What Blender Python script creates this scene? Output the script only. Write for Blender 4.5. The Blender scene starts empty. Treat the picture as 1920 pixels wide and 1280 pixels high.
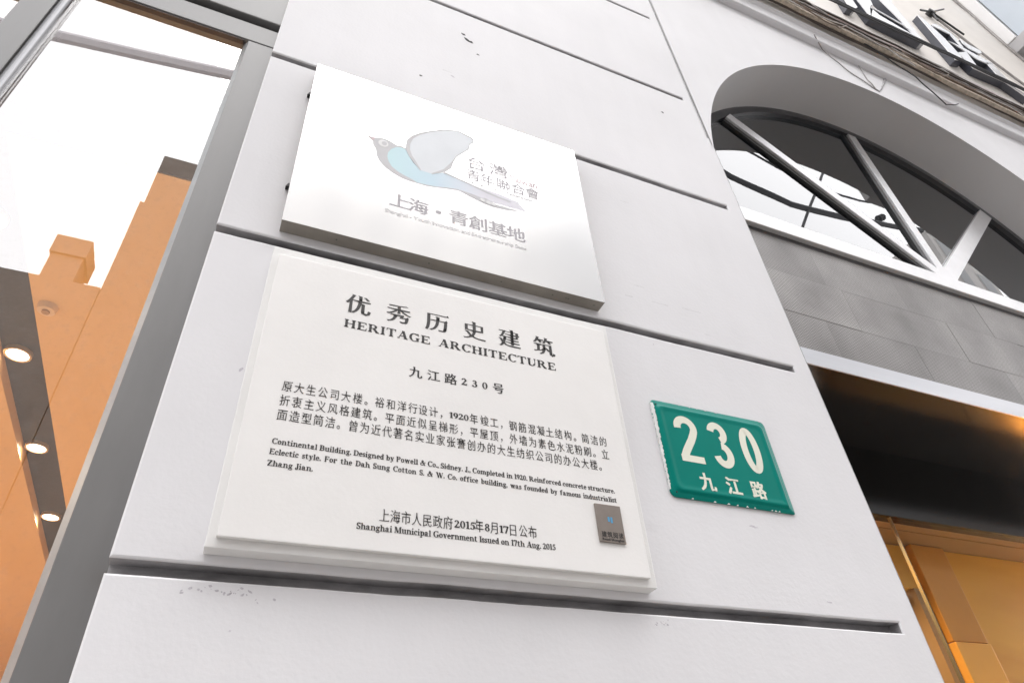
import bpy, bmesh, math, random
from mathutils import Vector, Matrix, noise
random.seed(7)
S = bpy.context.scene
COL = S.collection
R = math.radians

# ------------------------------------------------------------------ camera, sky, sun, exposure
cam_d = bpy.data.cameras.new('camera'); cam = bpy.data.objects.new('camera', cam_d); COL.objects.link(cam)
cam_d.sensor_width = 36.0; cam_d.lens = 23.565; cam_d.clip_start = 0.05; cam_d.clip_end = 500
rx = Vector((0.91687598, -0.39398018, -0.06417204)); dn = Vector((0.20411552, 0.60089905, -0.77282416)); fw = Vector((0.34303832, 0.69548541, 0.63136737))
cam.matrix_world = Matrix(((rx.x, -dn.x, -fw.x, 0.0), (rx.y, -dn.y, -fw.y, -1.0), (rx.z, -dn.z, -fw.z, 1.55), (0, 0, 0, 1)))
S.camera = cam

SUN_EL, SUN_AZ = R(62), R(15)          # azimuth from -Y towards +X
w = bpy.data.worlds.new('World'); S.world = w; w.use_nodes = True
nt = w.node_tree; nt.nodes.clear()
sky = nt.nodes.new('ShaderNodeTexSky'); sky.sky_type = 'NISHITA'; sky.sun_disc = False
sky.sun_elevation = SUN_EL; sky.sun_rotation = math.pi - SUN_AZ; sky.dust_density = 4.0
hsv = nt.nodes.new('ShaderNodeHueSaturation'); hsv.inputs['Saturation'].default_value = 0.10; hsv.inputs['Value'].default_value = 1.5
mx = nt.nodes.new('ShaderNodeMix'); mx.data_type = 'RGBA'; mx.inputs[0].default_value = 0.80
mx.inputs[7].default_value = (18.0, 17.9, 18.3, 1)          # even white cloud deck
bg = nt.nodes.new('ShaderNodeBackground'); bg.inputs['Strength'].default_value = 0.15
out = nt.nodes.new('ShaderNodeOutputWorld')
nt.links.new(sky.outputs[0], hsv.inputs['Color']); nt.links.new(hsv.outputs[0], mx.inputs[6])
nt.links.new(mx.outputs[2], bg.inputs['Color']); nt.links.new(bg.outputs[0], out.inputs['Surface'])

sd = bpy.data.lights.new('sun', 'SUN'); sd.energy = 0.6; sd.angle = R(30); sd.color = (1.0, 0.97, 0.93)
sun = bpy.data.objects.new('sun', sd); COL.objects.link(sun)
sdir = Vector((math.sin(SUN_AZ) * math.cos(SUN_EL), -math.cos(SUN_AZ) * math.cos(SUN_EL), math.sin(SUN_EL)))
sun.rotation_euler = sdir.to_track_quat('Z', 'Y').to_euler(); sun.location = sdir * 30

S.view_settings.view_transform = 'Standard'; S.view_settings.look = 'None'
S.view_settings.exposure = 0.60; S.view_settings.gamma = 1.0

# ------------------------------------------------------------------ materials
def mat(name, col, rough=0.6, metal=0.0, nscale=0, namt=0.0, bump=0.0, bscale=60, spec=0.5, rvar=0.0, coat=0.0, ior=None, stretch=None, bdist=0.002):
    m = bpy.data.materials.new(name); m.use_nodes = True
    t = m.node_tree; p = t.nodes['Principled BSDF']
    p.inputs['Roughness'].default_value = rough; p.inputs['Metallic'].default_value = metal
    p.inputs['Specular IOR Level'].default_value = spec; p.inputs['Coat Weight'].default_value = coat
    if ior: p.inputs['IOR'].default_value = ior
    p.inputs['Base Color'].default_value = (*col, 1)
    tc = t.nodes.new('ShaderNodeTexCoord'); src = tc.outputs['Object']
    if stretch:
        mp = t.nodes.new('ShaderNodeMapping'); mp.inputs['Scale'].default_value = stretch
        t.links.new(src, mp.inputs['Vector']); src = mp.outputs[0]
    if nscale:
        n = t.nodes.new('ShaderNodeTexNoise'); n.inputs['Scale'].default_value = nscale; n.inputs['Detail'].default_value = 6; n.inputs['Roughness'].default_value = 0.6
        t.links.new(src, n.inputs['Vector'])
        r = t.nodes.new('ShaderNodeValToRGB'); r.color_ramp.elements[0].position = 0.3; r.color_ramp.elements[1].position = 0.7
        r.color_ramp.elements[0].color = (*[c * (1 - namt) for c in col], 1); r.color_ramp.elements[1].color = (*[min(1, c * (1 + namt)) for c in col], 1)
        t.links.new(n.outputs['Fac'], r.inputs[0]); t.links.new(r.outputs[0], p.inputs['Base Color'])
        if rvar:
            mr = t.nodes.new('ShaderNodeMapRange'); mr.inputs['To Min'].default_value = max(0, rough - rvar); mr.inputs['To Max'].default_value = rough + rvar
            t.links.new(n.outputs['Fac'], mr.inputs['Value']); t.links.new(mr.outputs[0], p.inputs['Roughness'])
    if bump:
        n2 = t.nodes.new('ShaderNodeTexNoise'); n2.inputs['Scale'].default_value = bscale; n2.inputs['Detail'].default_value = 5
        t.links.new(src, n2.inputs['Vector'])
        b = t.nodes.new('ShaderNodeBump'); b.inputs['Strength'].default_value = bump; b.inputs['Distance'].default_value = bdist
        t.links.new(n2.outputs['Fac'], b.inputs['Height']); t.links.new(b.outputs[0], p.inputs['Normal'])
    return m

def emit(name, col, s):
    m = bpy.data.materials.new(name); m.use_nodes = True; p = m.node_tree.nodes['Principled BSDF']
    p.inputs['Base Color'].default_value = (*col, 1); p.inputs['Emission Color'].default_value = (*col, 1); p.inputs['Emission Strength'].default_value = s
    return m

def glass(name, ior, tint=(1, 1, 1), rough=0.0, dust=0.0):
    m = bpy.data.materials.new(name); m.use_nodes = True; t = m.node_tree; t.nodes.clear()
    o = t.nodes.new('ShaderNodeOutputMaterial'); a = t.nodes.new('ShaderNodeBsdfTransparent'); a.inputs[0].default_value = (*tint, 1)
    g = t.nodes.new('ShaderNodeBsdfGlossy'); g.inputs['Roughness'].default_value = rough; g.inputs['Color'].default_value = (1, 1, 1, 1)
    f = t.nodes.new('ShaderNodeFresnel'); ge = t.nodes.new('ShaderNodeNewGeometry')
    im = t.nodes.new('ShaderNodeMapRange'); im.inputs['To Min'].default_value = ior; im.inputs['To Max'].default_value = 1.0002      # only the outer skin of the sheet mirrors
    t.links.new(ge.outputs['Backfacing'], im.inputs['Value']); t.links.new(im.outputs[0], f.inputs['IOR'])
    x = t.nodes.new('ShaderNodeMixShader'); t.links.new(f.outputs[0], x.inputs[0]); t.links.new(a.outputs[0], x.inputs[1]); t.links.new(g.outputs[0], x.inputs[2])
    tc = t.nodes.new('ShaderNodeTexCoord'); n = t.nodes.new('ShaderNodeTexNoise'); n.inputs['Scale'].default_value = 1.6; n.inputs['Detail'].default_value = 1
    b = t.nodes.new('ShaderNodeBump'); b.inputs['Strength'].default_value = 0.06; b.inputs['Distance'].default_value = 0.01
    t.links.new(tc.outputs['Object'], n.inputs['Vector']); t.links.new(n.outputs['Fac'], b.inputs['Height']); t.links.new(b.outputs[0], g.inputs['Normal'])
    last = x
    if dust:
        d = t.nodes.new('ShaderNodeBsdfDiffuse'); d.inputs[0].default_value = (.75, .73, .7, 1)
        n3 = t.nodes.new('ShaderNodeTexNoise'); n3.inputs['Scale'].default_value = 90; n3.inputs['Detail'].default_value = 8
        r3 = t.nodes.new('ShaderNodeMapRange'); r3.inputs['From Min'].default_value = .55; r3.inputs['From Max'].default_value = .8; r3.inputs['To Max'].default_value = dust
        y = t.nodes.new('ShaderNodeMixShader'); t.links.new(tc.outputs['Object'], n3.inputs['Vector']); t.links.new(n3.outputs['Fac'], r3.inputs[0]); t.links.new(r3.outputs[0], y.inputs[0])
        t.links.new(x.outputs[0], y.inputs[1]); t.links.new(d.outputs[0], y.inputs[2]); last = y
    t.links.new(last.outputs[0], o.inputs['Surface'])
    return m

def wood(name, c1, c2, rough=0.4, scale=2.0, stretch=(1, 1, 1)):
    m = mat(name, c1, rough); t = m.node_tree; p = t.nodes['Principled BSDF']
    tc = t.nodes.new('ShaderNodeTexCoord'); mp = t.nodes.new('ShaderNodeMapping'); mp.inputs['Scale'].default_value = stretch
    n = t.nodes.new('ShaderNodeTexNoise'); n.inputs['Scale'].default_value = scale; n.inputs['Detail'].default_value = 7; n.inputs['Distortion'].default_value = .6
    r = t.nodes.new('ShaderNodeValToRGB'); r.color_ramp.elements[0].color = (*c1, 1); r.color_ramp.elements[1].color = (*c2, 1)
    r.color_ramp.elements[0].position = .3; r.color_ramp.elements[1].position = .72
    t.links.new(tc.outputs['Object'], mp.inputs['Vector']); t.links.new(mp.outputs[0], n.inputs['Vector']); t.links.new(n.outputs['Fac'], r.inputs[0]); t.links.new(r.outputs[0], p.inputs['Base Color'])
    return m

def wall_paint(name, col):
    """off-white masonry paint: trowel unevenness, fine grain, faint rain streaks and rubbed grey marks"""
    m = mat(name, col, rough=0.62, bump=0.2, bscale=110, spec=0.35); t = m.node_tree; p = t.nodes['Principled BSDF']
    tc = t.nodes.new('ShaderNodeTexCoord')
    def nz(scale, stretch, detail=5):
        mp = t.nodes.new('ShaderNodeMapping'); mp.inputs['Scale'].default_value = stretch
        n = t.nodes.new('ShaderNodeTexNoise'); n.inputs['Scale'].default_value = scale; n.inputs['Detail'].default_value = detail
        t.links.new(tc.outputs['Object'], mp.inputs['Vector']); t.links.new(mp.outputs[0], n.inputs['Vector']); return n
    def ramp(n, lo, hi, a, b):
        r = t.nodes.new('ShaderNodeMapRange'); r.inputs['From Min'].default_value = lo; r.inputs['From Max'].default_value = hi
        r.inputs['To Min'].default_value = a; r.inputs['To Max'].default_value = b; t.links.new(n.outputs['Fac'], r.inputs[0]); return r
    def mul(a, b):
        k = t.nodes.new('ShaderNodeMath'); k.operation = 'MULTIPLY'; t.links.new(a.outputs[0], k.inputs[0]); t.links.new(b.outputs[0], k.inputs[1]); return k
    a = ramp(nz(1.7, (1, 1, 1)), .3, .7, .93, 1.02); b = ramp(nz(2.2, (7, 7, .7)), .35, .7, 1.005, .985); c = ramp(nz(3.1, (1.2, 1, 4)), .70, .82, 1.0, .93)
    v = mul(mul(a, b), c)
    g = t.nodes.new('ShaderNodeMix'); g.data_type = 'RGBA'; g.blend_type = 'MULTIPLY'; g.inputs[0].default_value = 1; g.inputs[6].default_value = (*col, 1)
    t.links.new(v.outputs[0], g.inputs[7]); t.links.new(g.outputs[2], p.inputs['Base Color'])
    n2 = nz(5, (1, 1, 1), 3); b2 = t.nodes.new('ShaderNodeBump'); b2.inputs['Strength'].default_value = .35; b2.inputs['Distance'].default_value = .006
    old = p.inputs['Normal'].links[0].from_node
    t.links.new(n2.outputs['Fac'], b2.inputs['Height']); t.links.new(b2.outputs[0], old.inputs['Normal'])
    return m

def mesh_metal(name):
    """perforated grey sheet: rows of small holes"""
    m = mat(name, (.32, .315, .32), rough=.45, metal=.55); t = m.node_tree; p = t.nodes['Principled BSDF']
    tc = t.nodes.new('ShaderNodeTexCoord'); sep = t.nodes.new('ShaderNodeSeparateXYZ'); t.links.new(tc.outputs['Object'], sep.inputs[0])
    def mth(op, a, b=None, val=None):
        k = t.nodes.new('ShaderNodeMath'); k.operation = op; t.links.new(a, k.inputs[0])
        if b is not None: t.links.new(b, k.inputs[1])
        if val is not None: k.inputs[1].default_value = val
        return k.outputs[0]
    px = 2 * math.pi / .0165
    sx = mth('SINE', mth('MULTIPLY', mth('ADD', sep.outputs['X'], sep.outputs['Z']), val=px)); sz = mth('SINE', mth('MULTIPLY', mth('SUBTRACT', sep.outputs['X'], sep.outputs['Z']), val=px))
    h = mth('GREATER_THAN', mth('MULTIPLY', sx, sz), val=.18)
    n = t.nodes.new('ShaderNodeTexNoise'); n.inputs['Scale'].default_value = 3.2; n.inputs['Detail'].default_value = 4; t.links.new(tc.outputs['Object'], n.inputs['Vector'])
    r = t.nodes.new('ShaderNodeValToRGB'); r.color_ramp.elements[0].color = (.25, .238, .233, 1); r.color_ramp.elements[1].color = (.43, .412, .402, 1)
    r.color_ramp.elements[0].position = .32; r.color_ramp.elements[1].position = .68; t.links.new(n.outputs['Fac'], r.inputs[0])
    g = t.nodes.new('ShaderNodeMix'); g.data_type = 'RGBA'; t.links.new(h, g.inputs[0]); t.links.new(r.outputs[0], g.inputs[6]); g.inputs[7].default_value = (.085, .082, .08, 1)
    oi = t.nodes.new('ShaderNodeObjectInfo'); rr = t.nodes.new('ShaderNodeMapRange'); rr.inputs['To Min'].default_value = .86; rr.inputs['To Max'].default_value = 1.06
    t.links.new(oi.outputs['Random'], rr.inputs[0]); q = t.nodes.new('ShaderNodeMix'); q.data_type = 'RGBA'; q.blend_type = 'MULTIPLY'; q.inputs[0].default_value = 1
    t.links.new(g.outputs[2], q.inputs[6]); t.links.new(rr.outputs[0], q.inputs[7]); t.links.new(q.outputs[2], p.inputs['Base Color'])
    return m

M = {
 'wall': wall_paint('wall_paint', (.77, .765, .782)),
 'wall_cream': mat('cream_paint', (.84, .80, .75), .7, nscale=2.5, namt=.05, bump=.2, bscale=80),
 'groove': mat('groove_dirt', (.38, .372, .38), .8, nscale=9, namt=.38, bump=.4, bscale=90, stretch=(1, 1, 3)),
 'soffit': mat('soffit_shaded_paint', (.55, .545, .55), .6, nscale=1.3, namt=.04, bump=.15, bscale=100),  # wall white darkened in the colour for the shade under the arch
 'slab': mat('white_marble', (.83, .818, .802), .42, nscale=5, namt=.035, bump=.10, bscale=160, spec=.45),
 'slab_back': mat('white_stone', (.80, .795, .78), .55, nscale=6, namt=.05, bump=.25, bscale=120),
 'ink': mat('black_ink', (.022, .020, .020), .5, nscale=60, namt=.3),
 'steel': mat('brushed_steel', (.80, .80, .80), .17, 1.0, nscale=2.0, namt=.02, rvar=.03, bump=.02, bscale=2.2, bdist=.02),
 'steel_side': mat('steel_side_reflection', (.30, .275, .24), .45, .6, nscale=8, namt=.15),  # brownish tone paints the dark ground mirrored in the sign's sides
 'print_grey': mat('print_grey', (.46, .445, .47), .5, spec=.12), 'print_washed': mat('print_glare_grey', (.61, .61, .625), .5, spec=.12),  # print colours paled to carry the sky glare washing over the sign
 'print_faint': mat('print_faint', (.66, .655, .66), .5, spec=.12), 'print_blue': mat('print_blue', (.60, .72, .78), .5, spec=.12), 'print_wing': mat('print_wing', (.76, .79, .82), .5, nscale=7, namt=.04, spec=.12),
 'print_red': mat('print_red', (.66, .55, .57), .5, spec=.12), 'print_white': mat('print_white', (.80, .80, .80), .5, spec=.12),
 'enamel': mat('green_enamel', (.0, .208, .168), .3, nscale=5, namt=.08, coat=.0, spec=.12, bump=.05, bscale=12, bdist=.004),
 'enamel_white': mat('cream_enamel', (.80, .80, .68), .25, nscale=14, namt=.03, coat=.4),
 'chip_white': mat('old_white_paint', (.74, .75, .74), .6, nscale=50, namt=.12),
 'tag': mat('tag_metal', (.26, .225, .20), .4, .5, nscale=30, namt=.08), 'tag_blue': mat('tag_blue', (.09, .34, .58), .4),
 'frame': mat('grey_frame_metal', (.20, .198, .196), .46, .3, nscale=14, namt=.07, rvar=.06, bump=.05, bscale=120, stretch=(1, 1, .25)),
 'frame_shine': mat('dark_polished_bead', (.26, .26, .27), .25, .8), 'edge_green': mat('glass_edge_green', (.20, .17, .11), .2), 'frame_edge': mat('frame_bead', (.30, .315, .32), .4, .3, nscale=30, namt=.08),
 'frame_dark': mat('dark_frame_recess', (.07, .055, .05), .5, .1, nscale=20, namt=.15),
 'chrome': mat('polished_steel_bar', (.80, .80, .81), .36, .55, nscale=9, namt=.05, bump=.04, bscale=6),
 'bar_dark': mat('black_bar_shade', (.022, .022, .024), .4), 'ring': mat('steel_ring_dark_reflection', (.05, .05, .055), .35, .3, nscale=8, namt=.2),
 'mesh': mesh_metal('perforated_sheet'), 'strip': mat('aluminium_strip', (.56, .57, .60), .36, .7, nscale=5, namt=.06, stretch=(.3, 1, 3)),
 'black_gloss': mat('black_mirror_panel', (.012, .011, .010), .15, nscale=3, namt=.3, bump=.08, bscale=2.5, bdist=.01, spec=.4),
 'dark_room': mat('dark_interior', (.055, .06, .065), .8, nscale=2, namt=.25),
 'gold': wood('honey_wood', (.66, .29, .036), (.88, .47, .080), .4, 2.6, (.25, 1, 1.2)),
 'gold_reflection': mat('gold_lacquer_reflection', (.90, .44, .085), .3, .1, nscale=3, namt=.05), 'gold_post': mat('gold_lacquer', (.66, .29, .05), .3, .1, nscale=3, namt=.08), 'seam_dark': mat('dark_seam', (.03, .015, .008), .6), 'tan': mat('tan_edge', (.42, .26, .13), .4), 'brown': mat('brown_panel', (.13, .06, .022), .4, nscale=5, namt=.15),
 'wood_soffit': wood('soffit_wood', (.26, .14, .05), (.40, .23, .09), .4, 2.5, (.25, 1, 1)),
 'orange': wood('orange_ceiling', (.74, .50, .25), (.82, .57, .30), .5, 1.2, (1, .25, 1)), 'shop_floor': mat('pale_floor', (.80, .70, .58), .5, nscale=2, namt=.05),
 'slot': mat('black_ceiling_slot', (.015, .015, .016), .6, nscale=60, namt=.5), 'lamp': emit('lamp_glow', (1.0, .86, .66), 7.0), 'lamp_ring': mat('lamp_rim', (.75, .6, .42), .3, .6),
 'glass': glass('shop_glass', 3.0, (1, 1, .99), 0.0, dust=.055), 'glass_arch': glass('arch_glass', 2.3, (.55, .6, .62), 0.0, dust=.02), 'glass_door': glass('door_glass', 1.07, (.97, .97, .95)),
 'cable_beige': mat('beige_cable', (.46, .39, .31), .7, nscale=40, namt=.3), 'cable_brown': mat('brown_cable', (.20, .15, .115), .7, nscale=40, namt=.3),
 'cable_street': mat('street_cable_grey', (.62, .60, .62), .6), 'cable_black': mat('black_cable', (.025, .025, .028), .6), 'cable_dark': mat('dark_brown_cable', (.07, .055, .045), .7), 'cable_white': mat('white_cable', (.68, .66, .64), .6, nscale=30, namt=.15), 'cable_grey': mat('grey_cable', (.34, .32, .31), .6, nscale=30, namt=.2), 'cable_pink': mat('dusty_pink_cable', (.56, .46, .44), .7, nscale=30, namt=.2),
 'letter_white': mat('white_acrylic', (.84, .84, .85), .25, nscale=6, namt=.02), 'letter_side': mat('navy_return', (.09, .095, .115), .22, .2, nscale=5, namt=.2),
 'bay_glass': mat('bay_sky_reflection', (.50, .56, .62), .08, nscale=1.5, namt=.05, coat=1.0), 'bay_frame': mat('bay_white_frame', (.76, .75, .74), .5),  # pale blue pane colour stands in for mirrored sky
 'asphalt': mat('asphalt', (.05, .05, .052), .85, nscale=30, namt=.3, bump=.5, bscale=200), 'paving': mat('paving', (.30, .295, .29), .75, nscale=6, namt=.15, bump=.3),
 'brick': mat('brown_render', (.17, .148, .132), .8, nscale=1.2, namt=.12), 'brick2': mat('grey_render', (.40, .385, .37), .8, nscale=.8, namt=.10), 'win': mat('dark_pane', (.16, .165, .17), .3), 'brick3': mat('dark_grey_render', (.30, .295, .29), .8, nscale=.4, namt=.3), 'pale': mat('pale_surround', (.5, .48, .45), .7),
 'black': mat('black_metal', (.02, .02, .02), .5),
}

def print_fade(m):
    t = m.node_tree; p = t.nodes['Principled BSDF']; tc = t.nodes.new('ShaderNodeTexCoord'); sp = t.nodes.new('ShaderNodeSeparateXYZ')
    r = t.nodes.new('ShaderNodeValToRGB'); e = r.color_ramp.elements; e[0].position = 0; e[0].color = (.60, .80, .84, 1); e[1].position = 1; e[1].color = (.78, .77, .83, 1)
    x = e.new(.45); x.color = (.62, .77, .86, 1)
    mr = t.nodes.new('ShaderNodeMapRange'); mr.inputs['From Min'].default_value = -.17; mr.inputs['From Max'].default_value = .07
    t.links.new(tc.outputs['Object'], sp.inputs[0]); t.links.new(sp.outputs['X'], mr.inputs[0]); t.links.new(mr.outputs[0], r.inputs[0]); t.links.new(r.outputs[0], p.inputs['Base Color'])
print_fade(M['print_blue'])

# ------------------------------------------------------------------ helpers
def tag(o, label=None, cat=None, group=None, kind=None):
    for k, v in (('label', label), ('category', cat), ('group', group), ('kind', kind)):
        if v: o[k] = v
    return o
def empty(name, loc, label=None, cat=None, group=None):
    o = bpy.data.objects.new(name, None); COL.objects.link(o); o.location = loc; o.empty_display_size = .1
    return tag(o, label, cat, group)

class MB:
    def __init__(s): s.v = []; s.f = []; s.mi = []
    def add(s, vs, fs, m=0):
        b = len(s.v); s.v += [tuple(v) for v in vs]; s.f += [tuple(i + b for i in f) for f in fs]; s.mi += [m] * len(fs); return s
    def box(s, x0, x1, y0, y1, z0, z1, m=0):
        return s.add([(x0,y0,z0),(x1,y0,z0),(x1,y1,z0),(x0,y1,z0),(x0,y0,z1),(x1,y0,z1),(x1,y1,z1),(x0,y1,z1)],
                     [(0,3,2,1),(4,5,6,7),(0,1,5,4),(1,2,6,5),(2,3,7,6),(3,0,4,7)], m)
    def prism(s, pts, y0, y1, m=0):
        """pts: (x,z) counter-clockwise as seen from the street (-Y); y0 is the front"""
        n = len(pts); a = sum(pts[i][0]*pts[(i+1)%n][1]-pts[(i+1)%n][0]*pts[i][1] for i in range(n))
        if a < 0: pts = pts[::-1]
        vs = [(x, y0, z) for x, z in pts] + [(x, y1, z) for x, z in pts]
        fs = [tuple(range(n)), tuple(range(2*n-1, n-1, -1))] + [(i, i+n, (i+1)%n+n, (i+1)%n) for i in range(n)]
        return s.add(vs, fs, m)
    def tube(s, pts, r, n=8, m=0):
        pts = [Vector(p) for p in pts]; vs = []; fs = []; k = len(pts)
        for i, p in enumerate(pts):
            d = (pts[min(i+1, k-1)] - pts[max(i-1, 0)]).normalized(); u = d.orthogonal().normalized() if i == 0 else (u - d * u.dot(d)).normalized(); q = d.cross(u)
            rr = r[i] if isinstance(r, (list, tuple)) else r
            vs += [p + (u * math.cos(2*math.pi*j/n) + q * math.sin(2*math.pi*j/n)) * rr for j in range(n)]
        for i in range(k-1):
            for j in range(n): fs.append((i*n+j, i*n+(j+1)%n, (i+1)*n+(j+1)%n, (i+1)*n+j))
        fs.append(tuple(range(n-1, -1, -1))); fs.append(tuple(range((k-1)*n, k*n)))
        return s.add(vs, fs, m)
    def build(s, name, mats, parent=None, smooth=False, bevel=0, seg=2):
        me = bpy.data.meshes.new(name); me.from_pydata(s.v, [], s.f)
        if not isinstance(mats, (list, tuple)): mats = [mats]
        for m in mats: me.materials.append(m)
        for p, i in zip(me.polygons, s.mi): p.material_index = i
        if bevel:
            bm = bmesh.new(); bm.from_mesh(me)
            es = [e for e in bm.edges if len(e.link_faces) == 2 and e.calc_face_angle(0) > .5]
            bmesh.ops.bevel(bm, geom=es, offset=bevel, segments=seg, affect='EDGES', profile=.6, clamp_overlap=True); bm.to_mesh(me); bm.free()
        if smooth: me.shade_smooth()
        o = bpy.data.objects.new(name, me); COL.objects.link(o)
        if parent:
            o.parent = parent; o.matrix_parent_inverse = Matrix.Identity(4)
            off = Vector(parent.location); q = parent.parent
            while q: off += Vector(q.location); q = q.parent
            me.transform(Matrix.Translation(-off))
        return o
def structure(o): o['kind'] = 'structure'; return o

# ---------- lettering: outlines from Blender's own built-in typeface, reshaped to the letterforms of the photograph
_fc = bpy.data.curves.new('glyph_source', 'FONT'); _fc.size = 1; _fc.resolution_u = 3
_fo = bpy.data.objects.new('glyph_source', _fc); COL.objects.link(_fo)
_raw = {}
def raw_glyph(ch):
    if ch in _raw: return _raw[ch]
    _fc.body = ch; _fc.resolution_u = 10 if ch in '0123456789' else 4; bpy.context.view_layer.update()
    me = bpy.data.meshes.new_from_object(_fo); key = {}; vs = []; idx = []
    for v in me.vertices:
        k = (round(v.co.x, 4), round(v.co.y, 4))
        if k not in key: key[k] = len(vs); vs.append(k)
        idx.append(key[k])
    tr = []
    for p in me.polygons:
        t = [idx[i] for i in p.vertices]
        if len(set(t)) < 3: continue
        a = sum(vs[t[i]][0]*vs[t[(i+1)%len(t)]][1]-vs[t[(i+1)%len(t)]][0]*vs[t[i]][1] for i in range(len(t)))
        tr.append(t if a > 0 else t[::-1])
    bpy.data.meshes.remove(me)
    ed = {}
    for t in tr:
        for i in range(len(t)): ed[(t[i], t[(i+1)%len(t)])] = 1
    nxt = {a: b for (a, b) in ed if (b, a) not in ed}
    _raw[ch] = (vs, tr, nxt); return _raw[ch]
_gc = {}
def glyph(ch, dx=0.0, dz=0.0, serif=None):
    """returns verts, faces, boundary, (xmin, xmax); dx/dz widen the upright and the level strokes separately"""
    k = (ch, dx, dz, serif)
    if k in _gc: return _gc[k]
    vs, tr, nxt = raw_glyph(ch); prv = {b: a for a, b in nxt.items()}
    def nrm(a, b):
        ex, ez = vs[b][0]-vs[a][0], vs[b][1]-vs[a][1]; l = math.hypot(ex, ez) or 1; return (ez/l, -ex/l, l)
    new = list(vs)
    for i in nxt:
        a = nrm(prv[i], i) if i in prv else nrm(i, nxt[i]); b = nrm(i, nxt[i])
        sx = max(-1, min(1, a[0]+b[0])); sz = max(-1, min(1, a[1]+b[1]))
        new[i] = (vs[i][0]+dx*sx, vs[i][1]+dz*sz)
    faces = [list(t) for t in tr]; bnd = [(i, nxt[i]) for i in nxt]
    def poly(pts):
        b0 = len(new); new.extend(pts); faces.append(list(range(b0, b0+len(pts)))); bnd.extend((b0+j, b0+(j+1)%len(pts)) for j in range(len(pts)))
    if serif:
        top = max(v[1] for v in vs); bot = min(v[1] for v in vs)
        for i, j in nxt.items():
            if i not in prv or j not in nxt: continue
            n = nrm(i, j); p = nrm(prv[i], i); q = nrm(j, nxt[j]); A, B = new[i], new[j]
            cv = p[0]*n[1]-p[1]*n[0] > .45 and n[0]*q[1]-n[1]*q[0] > .45
            if serif == 'latin' and cv and abs(n[1]) > .97 and .03 < n[2] < .2 and p[2] > .06 and q[2] > .06:
                x0, x1 = min(A[0], B[0]), max(A[0], B[0]); z = A[1]; e = .055; th = .034*(-1 if n[1] > 0 else 1)
                poly([(x0-e, z), (x1+e, z), (x1+e, z+th), (x0-e, z+th)] if th > 0 else [(x0-e, z+th), (x1+e, z+th), (x1+e, z), (x0-e, z)])
            if serif == 'latin' and cv and abs(n[0]) > .97 and n[2] < .14 and p[2] > .08 and q[2] > .08:
                zt, zb = max(A[1], B[1]), min(A[1], B[1]); x = A[0]; d = -1 if n[0] > 0 else 1; zm = (zt+zb)/2
                if zm > .55*top: pts = [(x, zt), (x+d*.10, zt), (x+d*.02, zb-.11), (x, zb-.11)]
                elif zm < .25*top: pts = [(x, zb), (x+d*.10, zb), (x+d*.02, zt+.12), (x, zt+.12)]
                else: pts = [(x, zt+.08), (x, zb-.08), (x+d*.05, zb), (x+d*.05, zt)]
                a = sum(pts[u][0]*pts[(u+1)%4][1]-pts[(u+1)%4][0]*pts[u][1] for u in range(4))
                poly(pts if a > 0 else pts[::-1])
            if serif == 'song' and n[0] > .97 and n[2] < .1 and (p[2] > .1 or q[2] > .1):
                zt, zb = max(A[1], B[1]), min(A[1], B[1]); x = A[0]
                poly([(x-.12, zb+.004), (x+.012, zb+.004), (x-.035, zt+.052)])
            if serif == 'song' and cv and n[1] > .9 and n[2] < .12:   # brush entry on top of an upright stroke
                x0, x1 = min(A[0], B[0]), max(A[0], B[0]); z = max(A[1], B[1])
                poly([(x0-.035, z+.022), (x0, z-.03), (x1, z-.02), (x1, z)])
    xs = [v[0] for v in new]
    _gc[k] = (new, faces, bnd, (min(xs), max(xs))); return _gc[k]

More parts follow.
